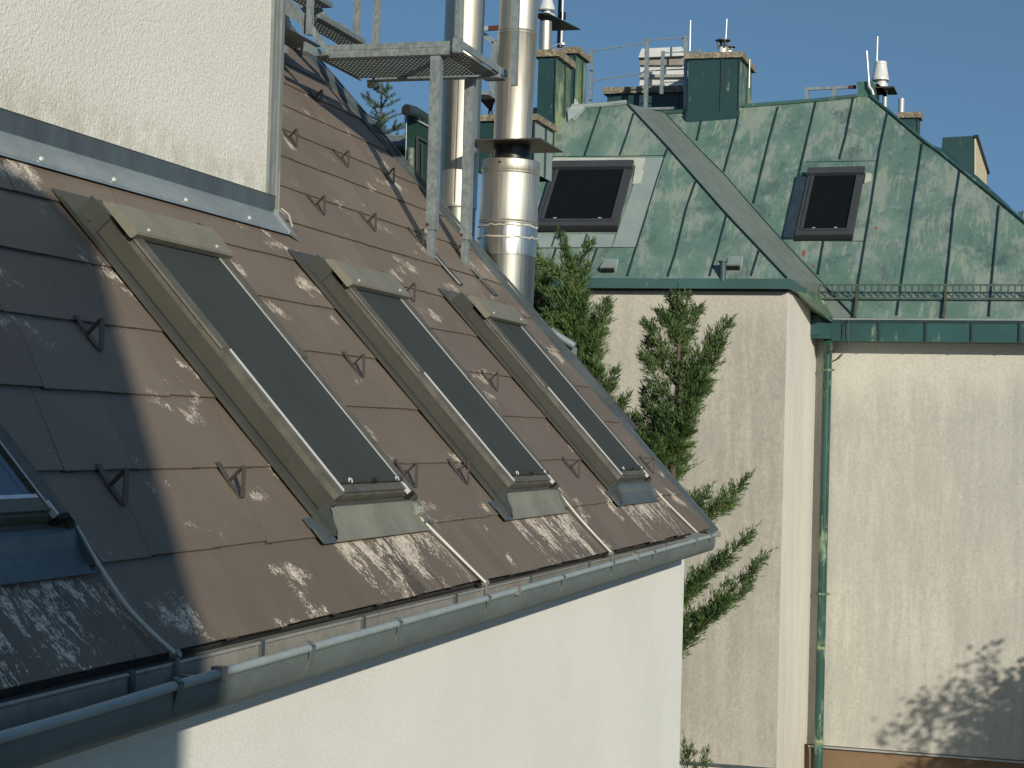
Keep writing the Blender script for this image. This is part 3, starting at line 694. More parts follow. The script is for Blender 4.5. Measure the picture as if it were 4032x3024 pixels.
# ------------------------------------------------------------------ the green-roofed house
far = thing('green_roof_house', 'rendered house with patchy green painted sheet metal roof, chimneys and grey plaster walls', 'house', (-3, 27, 0))
def fpart(name, m, mat, par=None, smooth=None): return m.build(name, mat, par or far, None, smooth)
AL = rad(46.5); KX, KY = -3.132, 21.97
PA = aty(1500, 601, KY - .15); NA = Vector((0, -math.sin(AL), math.cos(AL)))
def FA(x, y, off=0): return hit(x, y, PA + NA * off, NA)
PH = rad(3); NWB = Vector((-math.sin(PH), -math.cos(PH), 0))
K2 = Vector((KX, 24.69, 4.5)); YB = 24.69 - .35
PB = hit(1900, 690, (KX, YB, 0), NWB); BE = rad(46.5)
NB = Vector((-math.sin(PH) * math.sin(BE), -math.cos(PH) * math.sin(BE), math.cos(BE)))
def FB(x, y, off=0): return hit(x, y, PB + NB * off, NB)
def WB(x, y, off=0): return hit(x, y, K2 + NWB * off, NWB)
DB_ = Vector((math.cos(PH), -math.sin(PH), 0))

LX = FA(1112, 300).x
# walls
m = MB(); m.box((LX, KY, 2.17), (KX, KY + 2.6, 7.80)); fpart('front_wall', m, FWA)
m = MB(); m.box((KX + .0005, KY + .0, 2.17), (KX + .004, 24.70, 7.80)); fpart('side_wall', m, FWS)
m = MB(); m.box((LX, KY - .012, 2.165), (KX - .0, KY - .0005, 2.20)); fpart('base_profile', m, ZINCD)
m = MB(); m.box((LX, KY + .04, 0), (KX - .03, KY + 2.72, 2.164)); fpart('lower_wall', m, FWS)
m = MB(); a = K2 - DB_ * .3; b = K2 + DB_ * 9
m.hexa([(a.x, a.y, 2.07), (b.x, b.y, 2.12), (b.x, b.y + 3, 2.12), (a.x, a.y + 3, 2.07)], [(a.x, a.y, 7.5), (b.x, b.y, 7.5), (b.x, b.y + 3, 7.5), (a.x, a.y + 3, 7.5)]); fpart('wing_wall', m, FWB)
m = MB(); m.hexa([(a.x, a.y + .03, 0), (b.x, b.y + .03, 0), (b.x, b.y + 3, 0), (a.x, a.y + 3, 0)], [(a.x, a.y + .03, 2.069), (b.x, b.y + .03, 2.119), (b.x, b.y + 3, 2.119), (a.x, a.y + 3, 2.069)]); fpart('plinth', m, PLINTH)
m = MB(); m.beam(WB(1746, 1611, .02), WB(2330, 1656, .02), (0, .05, 0), (0, 0, .018)); m.beam(WB(1750, 1614, .03), WB(1750, 1700, .03), (.02, 0, 0), (0, .03, 0)); fpart('base_flashing', m, ROD)
m = MB(); q = [aty(x, y, KY - .01) for x, y in ((1100, 668), (1216, 668), (1216, 720), (1100, 720))]; m.prism(q, (0, -.03, 0)); fpart('brown_panel', m, PLINTH)

# roof slope over the front block
def slab(pts, n, t, name, mat, par=None):
    m = MB(); m.prism([Vector(p) - n * t for p in pts], n * t); return fpart(name, m, mat, par)
bandL = [(1352, 222), (1443.7, 319), (1570.5, 464.8), (1703, 606)]
bandR = [(1396, 222), (1506, 319), (1561, 373.7), (1629, 452.6), (1698.5, 528.9), (1777.6, 613.5), (1845.8, 685.8)]
ea = FA(1703, 603)
rl = FA(1250, 230); rr = FA(1352, 222)
A_poly = [Vector((LX, ea.y, ea.z)), ea] + [FA(*q) for q in reversed(bandL[:-1])] + [rl, Vector((LX, rl.y, rl.z))]
slab(A_poly, NA, .05, 'front_roof_slope', GROOF)
eB = FB(1845.8, 687)
B_poly = [FB(*q) for q in (bandR + [(2212, 690), (2330, 692), (2330, 580), (2178.6, 450), (2120, 402), (2028.6, 327), (2001, 308), (1881, 207), (1850, 207), (1764, 216), (1681, 223), (1605, 229), (1490, 242), (1437, 245)])]
B_poly = [FB(*q) for q in ([(1437, 245)] + bandR[1:] + [(2330, 692), (2330, 580), (2178.6, 450), (2028.6, 327), (2001, 308), (1881, 207), (1850, 207), (1764, 216), (1681, 223), (1605, 229), (1490, 242)])]
slab(B_poly, NB, .05, 'wing_roof_slope', GROOF)
# the flashing band that joins both slopes
m = MB(); La = [FA(*q) for q in ((1352, 222), (1443.7, 319), (1507, 392), (1570.5, 464.8), (1637, 535), (1703, 603))]
Rb = [FB(*q) for q in ((1437, 245), (1506, 319), (1561, 373.7), (1629, 452.6), (1698.5, 528.9), (1777.6, 613.5))]
m.add(La + Rb, [(i, i + 1, 7 + i, 6 + i) for i in range(5)])
x0 = FB(1845.8, 685.8); x1 = FB(1745, 688); m.add([La[5], Rb[5], x0, x1], [(0, 1, 2, 3)])
bd = fpart('valley_flashing', m, BAND)
# seams -----------------------------------------------------------------
def seams(pls, F, n, par, w_=.010, h=.026, name='standing_seam'):
    for pl in pls:
        m = MB(); P = [F(*q) for q in pl]
        for i in range(len(P) - 1):
            t = (P[i+1] - P[i]).normalized(); sd_ = t.cross(n).normalized() * w_
            m.beam(P[i] + n * (h/2), P[i+1] + n * (h/2), sd_, n * h)
        fpart(name, m, SEAM, par)
froof = bpy.data.objects['front_roof_slope']; wroof = bpy.data.objects['wing_roof_slope']
V3 = lambda a, b: (1097.2 + .2728 * a, .2728 * b)
V7 = lambda a, b: (1097.2 + .2728 * a, 438.9 + .2728 * b)
V4 = lambda a, b: (1608.5 + .2728 * a, .2728 * b)
V8 = lambda a, b: (1608.5 + .2728 * a, 438.9 + .2728 * b)
seams([[V3(740, 850), V3(690, 1000), V3(610, 1235)], [V3(1000, 900), V3(950, 1060), V3(890, 1230)], [V3(1262, 1190), V3(1180, 1440), V7(1020, 350), V7(950, 580)],
       [V3(1490, 1440), V7(1420, 30), V7(1330, 400), V7(1270, 582)], [V7(1735, 95), V7(1660, 380), V7(1600, 580)], [V7(1990, 380), V7(1930, 577)],
       [V7(385, 362), V7(320, 570)], [V7(710, 362), V7(630, 582)], [V7(630, 250), V7(597, 348)], [V7(382, 255), V7(350, 350)], [V7(180, 362), V7(100, 570)], [V7(-100, 362), V7(-160, 575)], [V7(150, 255), V7(120, 350)]], FA, NA, froof)
seams([[V3(360, 1240), V3(900, 1238), V3(1250, 1232)], [V7(-200, 362), V7(220, 357), V7(1018, 351)]], FA, NA, froof, .010, .006, 'cross_joint')
seams([[V3(1835, 890), V3(1815, 1000), V3(1715, 1360)], [V3(1550, 890), V3(1500, 1115)], [V4(268, 850), V4(200, 1100), V4(75, 1610)], [V4(570, 800), V4(500, 1100), V4(370, 1659), V8(325, 270)],
       [V4(865, 775), V4(800, 1100), V4(755, 1262)], [V4(1140, 870), V4(1070, 1200), V4(1000, 1659), V8(900, 650), V8(870, 890)], [V4(1410, 1140), V4(1330, 1659), V8(1245, 640), V8(1208, 890)],
       [V4(1710, 1340), V4(1660, 1659), V8(1600, 640), V8(1570, 890)], [V8(2018, 20), V8(1960, 640), V8(1938, 900)], [V8(630, 300), V8(585, 568)], [V8(2330, 250), V8(2300, 900)]], FB, NB, wroof, .013, .030)
seams([[V4(470, 1285), V4(800, 1278), V4(1055, 1275)], [V8(410, 296), V8(650, 300), V8(945, 302)]], FB, NB, wroof, .010, .006, 'cross_joint')
seams([[V3(935, 815), V3(1270, 1175), V7(1735, 95), V7(2210, 598)]], FA, NA, froof, .013, .026, 'flashing_edge')
seams([[(1437, 246), (1506, 320), (1561, 374.5), (1629, 453.5), (1698.5, 530), (1777.6, 614.5), (1845.8, 686)]], FB, NB, wroof, .013, .026, 'flashing_edge')
# ridge caps, hip
m = MB(); P = [FA(1235, 231, .02), FA(1300, 227, .02), FA(1354, 221, .02)]; m.tube(P, .035, 8); m.prism([FA(1262, 236, .012), FA(1240, 262, .012), FA(1232, 250, .012), FA(1236, 224, .012), FA(1270, 226, .012)], NA * -.01)
m.beam(FA(1354, 221, .01), FA(1330, 224, .01), Vector((0, .12, .0)), Vector((0, 0, .02))); fpart('ridge_cap', m, PANEL)
m = MB(); m.tube([FB(1605, 229, .02), FB(1764, 216.5, .02), FB(1850, 207.5, .02)], .03, 8); m.tube([FB(1386, 246, .02), FB(1490, 240, .02)], .03, 8)
m.tube([FB(1880, 207, .02), FB(2001, 308, .02), FB(2028.6, 327, .02), FB(2178.6, 450, .02), FB(2330, 578, .02)], .022, 8); fpart('ridge_cap', m, teal('ridge_teal', .5, (.04, .09, .08), (.25, .32, .22)))
m = MB(); P0_ = [FB(1881, 209), FB(2001, 309), FB(2028, 328), FB(2178, 451), FB(2330, 579)]; bk = Vector((.35, 1.6, -1.0))
m.add(P0_ + [p_ + bk for p_ in P0_], [(i, i + 1, 6 + i, 5 + i) for i in range(4)]); m.prism([FB(2000, 306), FB(2012, 312), FB(2040, 318) + Vector((0, .3, 0)), FB(2110, 375) + Vector((0, .3, 0)), FB(2180, 440) + Vector((0, .3, 0)), FB(2180, 452)], (0, .25, -.1)); fpart('far_roof_slope', m, TEAL)
# back slopes so that the roof is closed
m = MB(); r1_ = Vector((LX, rl.y, rl.z)); m.add([r1_, rl, rl + Vector((0, 2.5, -2.4)), r1_ + Vector((0, 2.5, -2.4))], [(0, 1, 2, 3)])
a_ = FB(1386, 246); b_ = FB(1880, 207); m.add([a_, b_, b_ + Vector((0, 4, -4)), a_ + Vector((0, 4, -4))], [(0, 1, 2, 3)]); fpart('rear_roof_slope', m, TEAL)

# eaves: fascia of the front block
m = MB(); z1 = ea.z + .005; z0 = aty(1500, 623, KY - .16).z
m.box((LX, KY - .165, z0), (KX + .06, KY - .10, z1)); m.box((LX, KY - .172, z0), (KX + .065, KY - .165, z0 + .022)); ye = atx(1742, 648, KX + .06).y; m.box((KX + .0, KY - .10, z0), (KX + .06, ye, z1)); m.box((KX + .06, KY - .172, z0), (KX + .067, ye, z0 + .022))
m.box((LX, KY - .10, z0 + .02), (KX, KY + .01, z0 + .05)); fpart('eaves_fascia', m, TEALW if False else teal('fascia_teal', .2, (.040, .088, .088), (.40, .46, .34)))
m = MB(); m.box((LX, KY - .09, z0 - .02), (KX + .03, KY - .0005, z0 + .015)); m.box((KX + .005, KY, z0 - .02), (KX + .035, ye, z0 + .015)); fpart('soffit', m, dirty('dark_soffit', (.02, .016, .012), .8))
# eaves box of the wing
fzt, fzb = PB.z + .005, hit(1900, 737, PB, NWB).z
def wbx(m, x0, x1, y0, y1, z0, z1, mi=0):
    P = [K2 + DB_ * (x - KX) for x in (x0, x1)]
    a, b = P; nn = -NWB
    m.hexa([(a + nn*y0).to_tuple()[:2] + (z0,), (b + nn*y0).to_tuple()[:2] + (z0,), (b + nn*y1).to_tuple()[:2] + (z0,), (a + nn*y1).to_tuple()[:2] + (z0,)],
           [(a + nn*y0).to_tuple()[:2] + (z1,), (b + nn*y0).to_tuple()[:2] + (z1,), (b + nn*y1).to_tuple()[:2] + (z1,), (a + nn*y1).to_tuple()[:2] + (z1,)], mi)
m = MB(); wbx(m, -2.86, 3.5, -.35, -.02, fzb, fzt - .03); wbx(m, -3.11, -2.98, -.62, -.02, fzb + .05, fzt + .03)
a = K2 + DB_ * (-3.255 - KX) + NWB * .60
pr = [(-3.262, .60), (-2.99, .60), (-2.855, .352), (-2.855, .02), (-3.262, .02)]
m.prism([tuple((K2 + DB_ * (x - KX) + NWB * y).to_tuple()[:2]) + (fzb + .02,) for x, y in pr], (0, 0, fzt - fzb + .0)); ebox = fpart('eaves_box', m, teal('eaves_teal', .55, (.024, .070, .070), (.32, .40, .26)))
m = MB()
for xx in (V8(1065, 0)[0], V8(1435, 0)[0], V8(1800, 0)[0], V8(2180, 0)[0], 2300): 
    c_ = hit(xx, 712, K2 + NWB * .352, NWB); x_ = KX + (c_ - K2).dot(DB_); wbx(m, x_ - .012, x_ + .012, -.372, -.349, fzb, fzt - .03)
wbx(m, -2.86, 3.5, -.362, -.349, fzt - .045, fzt - .012)
fpart('box_rib', m, SEAM, ebox)
m = MB(); wbx(m, -2.86, 3.5, -.375, -.30, fzt - .012, fzt + .008); fpart('box_cap', m, ZINC, ebox)
# step between the eaves box and the flashing band
m = MB(); m.prism([La[5] + Vector((0, 0, -.0)), FB(1777, 640), FB(1800, 689), hit(1738, 681, (0, 24.09, 0), (0, 1, 0)), hit(1738, 655, (0, 24.0, 0), (0, 1, 0))], (0, .02, -.06)); fpart('corner_flashing', m, TEALW)

# snow guard
sg = None; lo = [FB(x, 650 + (x - 1740) * .004) for x in (1742, 2330)]; NG = Vector((0, -.25, 1)).normalized(); H_ = .175
m = MB()
for h in (0, H_): m.beam(lo[0] + NG * h + NB * .05, lo[1] + NG * h + NB * .05, (0, .02, 0), (0, 0, .022))
nst = 40
for i in range(nst + 1):
    p_ = lo[0].lerp(lo[1], i / nst) + NB * .05; m.beam(p_, p_ + NG * H_, DB_ * .018, (0, .008, 0))
p_ = lo[0] + NB * .05; e_ = p_ + Vector((-.16, .05, .03))
for h in (0, H_): m.beam(p_ + NG * h, e_ + NG * h, (0, .02, 0), (0, 0, .02))
for i in range(3): q_ = p_.lerp(e_, (i + 1) / 3); m.beam(q_, q_ + NG * H_, DB_ * .016, (0, .008, 0))
sg = fpart('snow_guard', m, dirty('guard_green_steel', (.085, .125, .105), .5, .2, .25, 10.))
for x in (1846, 2038, 2230):
    m = MB(); a_ = FB(x, 686, .04); b_ = FB(x + 6, 640, .05); m.beam(a_, b_, DB_ * .03, NB * .03); c_ = FB(x + 4, 650, .05); m.beam(c_, c_ + NG * .19, DB_ * .025, (0, .012, 0)); m.beam(c_ + NG * .18, b_, DB_ * .02, NB * .01)
    fpart('guard_bracket', m, dirty('rust_streaked_green', (.10, .10, .075), .6, .1, .4, 9.), sg)

# downpipe
m = MB(); top = WB(1791, 752, .10); bot = WB(1765, 1690, .10); px_ = WB(1790, 765, .10)
X = lambda x, y, o=.10: WB(x, y, o)
pr = .058
m.tube([X(1789, 735, .34), X(1789, 742, .30), X(1788.5, 752, .18), X(1788, 765, .10), Vector((X(1788, 765).x, X(1788, 765).y, 2.2)), Vector((X(1788, 765).x, X(1788, 765).y, 0.1))], pr, 16); dp = fpart('downpipe', m, TEALP, None, 50)
cx, cy = X(1788, 765).x, X(1788, 765).y
for y_ in (799, 1283):
    m = MB(); z_ = X(1785, y_).z; m.tube([(cx, cy, z_ - .014), (cx, cy, z_ + .014)], pr + .009, 16); m.box((cx + .05, cy - .02, z_ - .012), (cx + .095, cy + .02, z_ + .012)); m.box((cx - .09, cy - .01, z_ - .012), (cx - .05, cy + .02, z_ + .012)); m.box((cx - .01, cy + .05, z_ - .01), (cx + .01, cy + .14, z_ + .01)); fpart('pipe_clip', m, TEALW, dp, 50)
for y_ in (1400, 1602):
    m = MB(); z_ = X(1785, y_).z; m.tube([(cx, cy, z_ - .02), (cx, cy, z_ + .02)], pr + .004, 16); fpart('pipe_joint', m, TEALW, dp, 50)
m = MB(); m.tube([V_ for V_ in (X(1832, 694, .38), X(1821, 700, .37), X(1820, 733, .37))], .008, 8); m.tube([X(1833, 692, .40), X(1833.5, 757, .40)], .006, 8); m.tube([X(1820, 764, .03), X(1812, 774, .05), X(1799, 780, .06)], .008, 8); fpart('earthing_wire', m, SEAM, None)

# roof windows of the far house
def farwin(c4, F, n, name='roof_window'):
    TL, TR, BR, BL = [F(*q, .0) for q in c4]
    ex = (TR - TL + BR - BL).normalized(); ey = (TL - BL + TR - BR).normalized(); W = ((TR - TL).length + (BR - BL).length) / 2; H = ((TL - BL).length + (TR - BR).length) / 2
    O = (BL + BR) / 2 - ex * W / 2
    Fm = Matrix.Identity(4)
    for i in range(3): Fm[i][0] = ex[i]; Fm[i][1] = ey[i]; Fm[i][2] = n[i]; Fm[i][3] = O[i]
    m = MB(); t = .075
    for a, b in (((0, 0), (t, H)), ((W - t, 0), (W, H)), ((t, 0), (W - t, .10))): m.box((a[0], a[1], 0), (b[0], b[1], .07))
    m.box((.055, .09, .0705), (t + .02, H - .1, .088)); m.box((W - t - .02, .09, .0705), (W - .055, H - .1, .088))
    m.box((t + .021, .075, .0705), (W - t - .021, .11, .085))
    o = m.build(name, FRAMEG, far, Fm)
    m = MB(); m.box((-.01, H - .11, .0705), (W + .01, H + .02, .125)); m.box((t, H - .10, 0), (W - t, H, .070)); m.build('hood', FRAMEG, o, Fm)
    m = MB(); m.box((t + .001, .101, .05), (W - t - .001, H - .101, .062)); m.box((t + .021, .112, .0625), (W - t - .021, .128, .086)); m.build('blind', FBLIND, o, Fm)
    m = MB(); m.box((.0, -.06, .01), (W, -.001, .035)); m.build('bottom_trim', BLACK, o, Fm)
    m = MB()
    for x in (.22, W - .26): m.box((x, .114, .0865), (x + .04, .124, .092))
    m.build('clip', ALU, o, Fm)
    return o, Fm, W, H
o, Fm, W, H = farwin([(1190, 366), (1367, 365), (1331, 497), (1160, 496)], FA, NA)
m = MB(); m.prism([V_ for V_ in [FA(*V3(330, 1300), .012), FA(*V3(1245, 1245), .012), FA(*V7(1018, 346), .012), FA(*V7(828, 346), .012), FA(*V3(1050, 1300), .012)]], NA * -.01); m.prism([FA(*V7(200, 250), .011), FA(*V7(845, 245), .011), FA(*V7(820, 346), .011), FA(*V7(150, 350), .011)], NA * -.01)
fpart('window_surround', m, PANEL, o)
m = MB(); m.prism([FA(*V3(365, 1248), .02), FA(*V3(1088, 1250), .02), FA(*V3(1072, 1310), .02), FA(*V3(400, 1295), .02), FA(*V3(300, 1400), .02), FA(*V3(330, 1300), .02)], NA * -.006); m.prism([FA(*V3(1010, 1300), .022), FA(*V3(1085, 1260), .022), FA(*V3(1060, 1340), .022), FA(*V3(1075, 1352), .022), FA(*V3(1050, 1450), .022), FA(*V3(985, 1455), .022), FA(*V3(1000, 1380), .022)], NA * -.006)
fpart('sealing_paint', m, WPAINT, o)
o, Fm, W, H = farwin([(1747, 379), (1866, 376), (1843, 515), (1718, 515)], FB, NB)
m = MB(); m.box((-.16, -.02, .005), (-.01, H - .05, .05)); m.build('side_box', dirty('dark_blue_grey_sheet', (.03, .05, .065), .5, .1), o, Fm)
m = MB(); m.prism([(W + .02, H - .22, .012), (W + .11, H - .18, .012), (W + .10, H - .03, .012), (W + .02, H - .01, .012)], (0, 0, .02)); m.build('sealing_paint', WPAINT, o, Fm)
# roof vents
for q0, pl, F, n in ((V7(800, 520), 1, FA, NA), (V7(1790, 500), 1, FA, NA)):
    b_ = F(*q0); ux = Vector((1, 0, 0)); sv = Vector((0, n.z, -n.y)); m = MB()
    m.hexa([b_ - ux*.10 - sv*.06, b_ + ux*.10 - sv*.06, b_ + ux*.09 + sv*.16, b_ - ux*.09 + sv*.16], [b_ - ux*.09 - sv*.05 + n*.075, b_ + ux*.09 - sv*.05 + n*.075, b_ + ux*.08 + sv*.17 + n*.012, b_ - ux*.08 + sv*.17 + n*.012]); v_ = fpart('roof_vent', m, PANEL)
    m = MB(); m.hexa([b_ - ux*.08 - sv*.075 + n*.005, b_ + ux*.08 - sv*.075 + n*.005, b_ + ux*.08 - sv*.061 + n*.005, b_ - ux*.08 - sv*.061 + n*.005], [b_ - ux*.08 - sv*.075 + n*.06, b_ + ux*.08 - sv*.075 + n*.06, b_ + ux*.08 - sv*.056 + n*.06, b_ - ux*.08 - sv*.056 + n*.06]); fpart('vent_mouth', m, BLACK, v_)
for x_, y_, h_ in ((V7(1700, 0)[0], V7(0, 590)[1], .20), (V7(250, 0)[0], V7(0, 590)[1], .19)):
    b_ = aty(x_, y_, KY + .02); b_.z = FA(x_, y_).z; m = MB(); c_ = FA(x_, y_ - 2); t_ = c_ + Vector((0, 0, .17)); m.tube([c_ - Vector((0, 0, .05)), t_], .042, 14); m.tube([t_, t_ + Vector((0, 0, .018))], .058, 14); fpart('vent_pipe', m, dirty('blue_grey_pipe', (.05, .085, .09), .5, .1, .2), None, 40)

# chimneys
def chimney(xl, xr, yt, yb, Y, dep, cap=None, *,ext=.5, seams_=(), mat=(TEAL, TEALW), name='chimney'):
    a = aty(xl, yt, Y); b = aty(xr, yb, Y)
    m = MB(); x0, x1, z1, z0 = a.x, aty(xr, yt, Y).x, a.z, b.z
    m.add([(x0, Y, z0), (x1, Y, z0), (x1, Y, z1), (x0, Y, z1)], [(0, 1, 2, 3)], 0)
    m.add([(x1, Y, z0 - ext), (x1, Y + dep, z0 - ext), (x1, Y + dep, z1), (x1, Y, z1)], [(0, 1, 2, 3)], 1)
    m.add([(x0, Y, z0 - ext), (x0, Y + dep, z0 - ext), (x0, Y + dep, z1), (x0, Y, z1)], [(3, 2, 1, 0)], 0); m.add([(x0, Y + dep, z0 - ext), (x1, Y + dep, z0 - ext), (x1, Y + dep, z1), (x0, Y + dep, z1)], [(3, 2, 1, 0)], 0)
    m.add([(x0, Y, z1), (x1, Y, z1), (x1, Y + dep, z1), (x0, Y + dep, z1)], [(0, 1, 2, 3)], 0)
    m.add([(x0, Y, z0 - ext), (x1, Y, z0 - ext), (x1, Y, z0), (x0, Y, z0)], [(0, 1, 2, 3)], 0)
    c = fpart(name, m, list(mat))
    if cap:
        o_, t_ = cap; k = MB(); k.box((x0 - o_, Y - o_, z1 + .001), (x1 + o_, Y + dep + o_, z1 + t_)); k.build('concrete_cap', CONC, c)
    k = MB()
    for f in seams_: xx = x0 + (x1 - x0) * f; k.box((xx - .012, Y - .02, z0), (xx + .012, Y - .0005, z1 - .001))
    if seams_ is not None:
        k.box((x1 - .006, Y - .022, z0), (x1 + .006, Y - .0005, z1 - .001)); k.box((x1 + .0005, Y + dep * .55, z0), (x1 + .02, Y + dep * .55 + .02, z1 - .001)); k.build('sheet_seam', SEAM, c)
    return c, x0, x1, z1, z0
Y1 = FB(1545, 254).y - .02
c1, ax0, ax1, az1, az0 = chimney(1487, 1598, 128, 254, Y1, 1.15, (.05, .085), seams_=(.66,))
m = MB(); m.box((ax0 - .01, Y1 - .03, az0 - .05), (ax1 + .01, Y1 - .0005, az0 + .10)); fpart('base_skirt', m, TEAL, c1)
def lantern(x, y0, y1, Y, par, w_=.10):
    b = aty(x, y1, Y); t = aty(x, y0, Y); m = MB()
    m.tube([b + Vector((0, 0, .0)), b + Vector((0, 0, .09))], w_ * .62, 14); k = m.build('flue_pot', WHITEM, par, None, 40); m = MB()
    h = t.z - b.z
    for a in range(4):
        an = a * math.pi / 2 + .5; d = Vector((math.cos(an), math.sin(an), 0)); m.beam(b + Vector((0, 0, .06)) + d * w_ * .55, Vector((b.x, b.y, t.z)) + d * w_, d * .02, d.cross(Vector((0, 0, 1))) * .03)
    m.tube([(b.x, b.y, t.z - .012), (b.x, b.y, t.z)], w_ * 1.15, 14); m.tube([(b.x, b.y, b.z + h * .45), (b.x, b.y, b.z + h * .55)], w_ * .7, 12); m.build('cowl', dirty('black_cowl', (.05, .055, .055), .5, .3), k, None, 40)
lantern(1561, 87, 114, Y1 + .5, c1); lantern(1575, 101, 116, Y1 + 1.0, c1, .08)
Y2 = Y1 + .9
c2, *_ = chimney(1312, 1487, 204, 250, Y2, .9, (.06, .10), seams_=(.47, .88), mat=(TEAL, TEAL))
Y3 = FA(1200, 318).y; c3, *_ = chimney(1163, 1201.5, 124, 338, Y3, .78, (.05, .095)); c4, *_ = chimney(1222, 1244, 117, 222, Y3 + 1.25, .6, (.05, .09))
m = MB(); xs_ = atx(1240, 228, aty(1201.5, 200, Y3).x); m.prism([FA(1241, 226, .02), FA(1262, 231, .02), FA(1240, 250, .02), FA(1228, 262, .02), FA(1226, 240, .02)], NA * .02); m.prism([aty(1241, 212, Y3 + 1.1), aty(1257, 231, Y3 + 1.1), aty(1239, 231, Y3 + 1.1)], (0, .02, 0)); fpart('chimney_flashing', m, dirty('pale_blue_sheet', (.42, .48, .48), .5, .1), c3)
c7, *_ = chimney(1036, 1155, 263, 372, 18.6, .72, (.04, .065), ext=0., mat=(TEAL, PANEL))
Y8 = FB(1980, 300).y + .6
c8, *_ = chimney(1945, 1983, 255.5, 300, Y8, .25, (.045, .085))
m = MB(); a_ = aty(1946.8, 243, Y8 + .12); m.tube([a_, aty(1947.5, 213, Y8 + .12)], .045, 12); m.build('flue_pot', ROD, c8, None, 40)
# box dormer at the right
Y6 = FB(2060, 355).y + .8
m = MB(); P = [aty(x, y, Y6) for x, y in ((2036, 297), (2104, 293), (2104, 400), (2020, 340), (2034, 318))]; m.prism(P, (0, .9, 0)); d6 = fpart('box_dormer', m, TEAL)
m = MB(); a_ = aty(2105, 295, Y6); m.prism([aty(2105, 298, Y6), aty(2105, 383, Y6), atx(2129, 401, a_.x), atx(2129, 380, a_.x), atx(2129, 372, a_.x)], (.02, 0, 0)); fpart('side_board', m, CREAM, d6)
m = MB(); m.beam(aty(2105, 294, Y6) + Vector((.02, 0, 0)), atx(2131, 374, a_.x) + Vector((.02, 0, 0)), (.06, 0, 0), (0, .06, .05)); m.beam(atx(2130, 374, a_.x), atx(2130, 400, a_.x), (.03, 0, 0), (0, .03, 0)); fpart('edge_board', m, dirty('dark_brown_edge', (.035, .025, .022), .6), d6)
# ridge end box with white cowl
Yr = FB(1865, 207).y
m = MB(); P = [aty(x, y, Yr - .02) for x, y in ((1850, 177), (1887, 175), (1889, 193), (1883, 209), (1851, 209), (1853, 193))]; m.prism(P, (0, .8, 0)); rb = fpart('ridge_end_box', m, teal('ridge_box_teal', .6, (.045, .11, .085)))
def cone(m, x, ys, ws, Y):
    ax = aty(x, ys[0], Y)
    prof = []
    for y, w_ in zip(ys, ws):
        p_ = aty(x, y, Y); prof.append((p_.z, w_ * K / FPX * 28.0 * 1.0))
    base = len(m.v); n = 24
    for z, r in prof:
        for j in range(n): a = 2*math.pi*j/n; m.v.append((ax.x + r*math.cos(a), Y + r*math.sin(a), z))
    for i in range(len(prof) - 1):
        for j in range(n):
            k = (j+1) % n; m.f.append((base+i*n+j, base+i*n+k, base+(i+1)*n+k, base+(i+1)*n+j)); m.m.append(0)
m = MB(); cone(m, 1902.5, (133.5, 133.5, 135, 140, 140.5, 168, 169, 174, 174), (0, 12.5, 13, 13.3, 13, 17.8, 18.8, 18.8, 15), Yr + .45); cone(m, 1904, (174, 180, 181, 188, 190), (11, 10, 14, 14, 12), Yr + .45); fpart('cowl', m, WHITEM, rb, 40)
m = MB(); z_ = aty(1905, 192, Yr + .3).z; xc = aty(1915, 192, Yr + .3).x; m.box((xc - .2, Yr + .15, z_ - .01), (xc + .12, Yr + .75, z_ + .01)); fpart('cowl_plate', m, dirty('brown_plate', (.07, .05, .045), .5, .2), rb)
m = MB(); m.tube([aty(1912, 195, Yr + .4), aty(1911, 232, Yr + .4)], .035, 10); m.beam(aty(1895, 185, Yr + .2), aty(1913, 205, Yr + .2), (.04, 0, 0), (0, 0, .05)); fpart('support_tube', m, ROD, rb, 40)
def rod(pts, Y, r=.011, par=None, mat=None, name='lightning_rod'):
    m = MB(); m.tube([aty(x, y, Y) for x, y in pts], r, 8); return fpart(name, m, mat or ROD, par)
rod([(1872, 110), (1877.5, 186)], Yr - .08, .016, rb); rod([(1895.5, 79), (1894, 134)], Yr + .4, .014, rb)
rod([(1877.5, 186), (1884, 195), (1887, 205)], Yr - .08, .018, rb)
rod([(1491.5, 44), (1490, 113)], Y1 + .6, .014); rod([(1570, 41), (1567.5, 88)], Y1 + .7, .013, c1); rod([(1619.5, 128), (1618, 190)], Y1 + .2, .010, c1)
# railings
def posts(lst, name='railing'):
    m = MB()
    for pts, Y, w_ in lst:
        P = [aty(x, y, Y) for x, y in pts]
        for i in range(len(P) - 1):
            d = (P[i+1] - P[i]).normalized(); s1 = d.cross(Vector((0, 1, 0))); s1 = s1.normalized() * w_; m.beam(P[i], P[i+1], s1, Vector((0, w_, 0)))
    return m.build(name, GALV, far, split=True)
YR1 = Y2 - .55
posts([([V3(665, 388), V3(652, 830)], YR1 + .6, .05), ([V3(1103, 302), V3(1090, 895)], YR1, .058), ([V3(1410, 285), V3(1405, 880)], YR1 - .05, .05), ([V3(1228, 405), V3(1216, 745)], YR1 - .1, .05), ([V3(1521, 388), V3(1521, 425)], YR1 + .9, .04),
       ([V3(670, 402), V3(1060, 345), V3(1078, 320), V3(1410, 300)], YR1, .016), ([V3(660, 640), V3(1060, 585), V3(1078, 562), V3(1425, 546)], YR1, .016), ([V3(1240, 418), V3(1521, 404)], YR1, .014), ([V3(1230, 653), V3(1405, 647)], YR1, .014),
       ([V3(1090, 862), V3(1330, 856)], YR1, .035), ([V3(1040, 888), V3(1420, 868)], YR1 + .1, .03)])
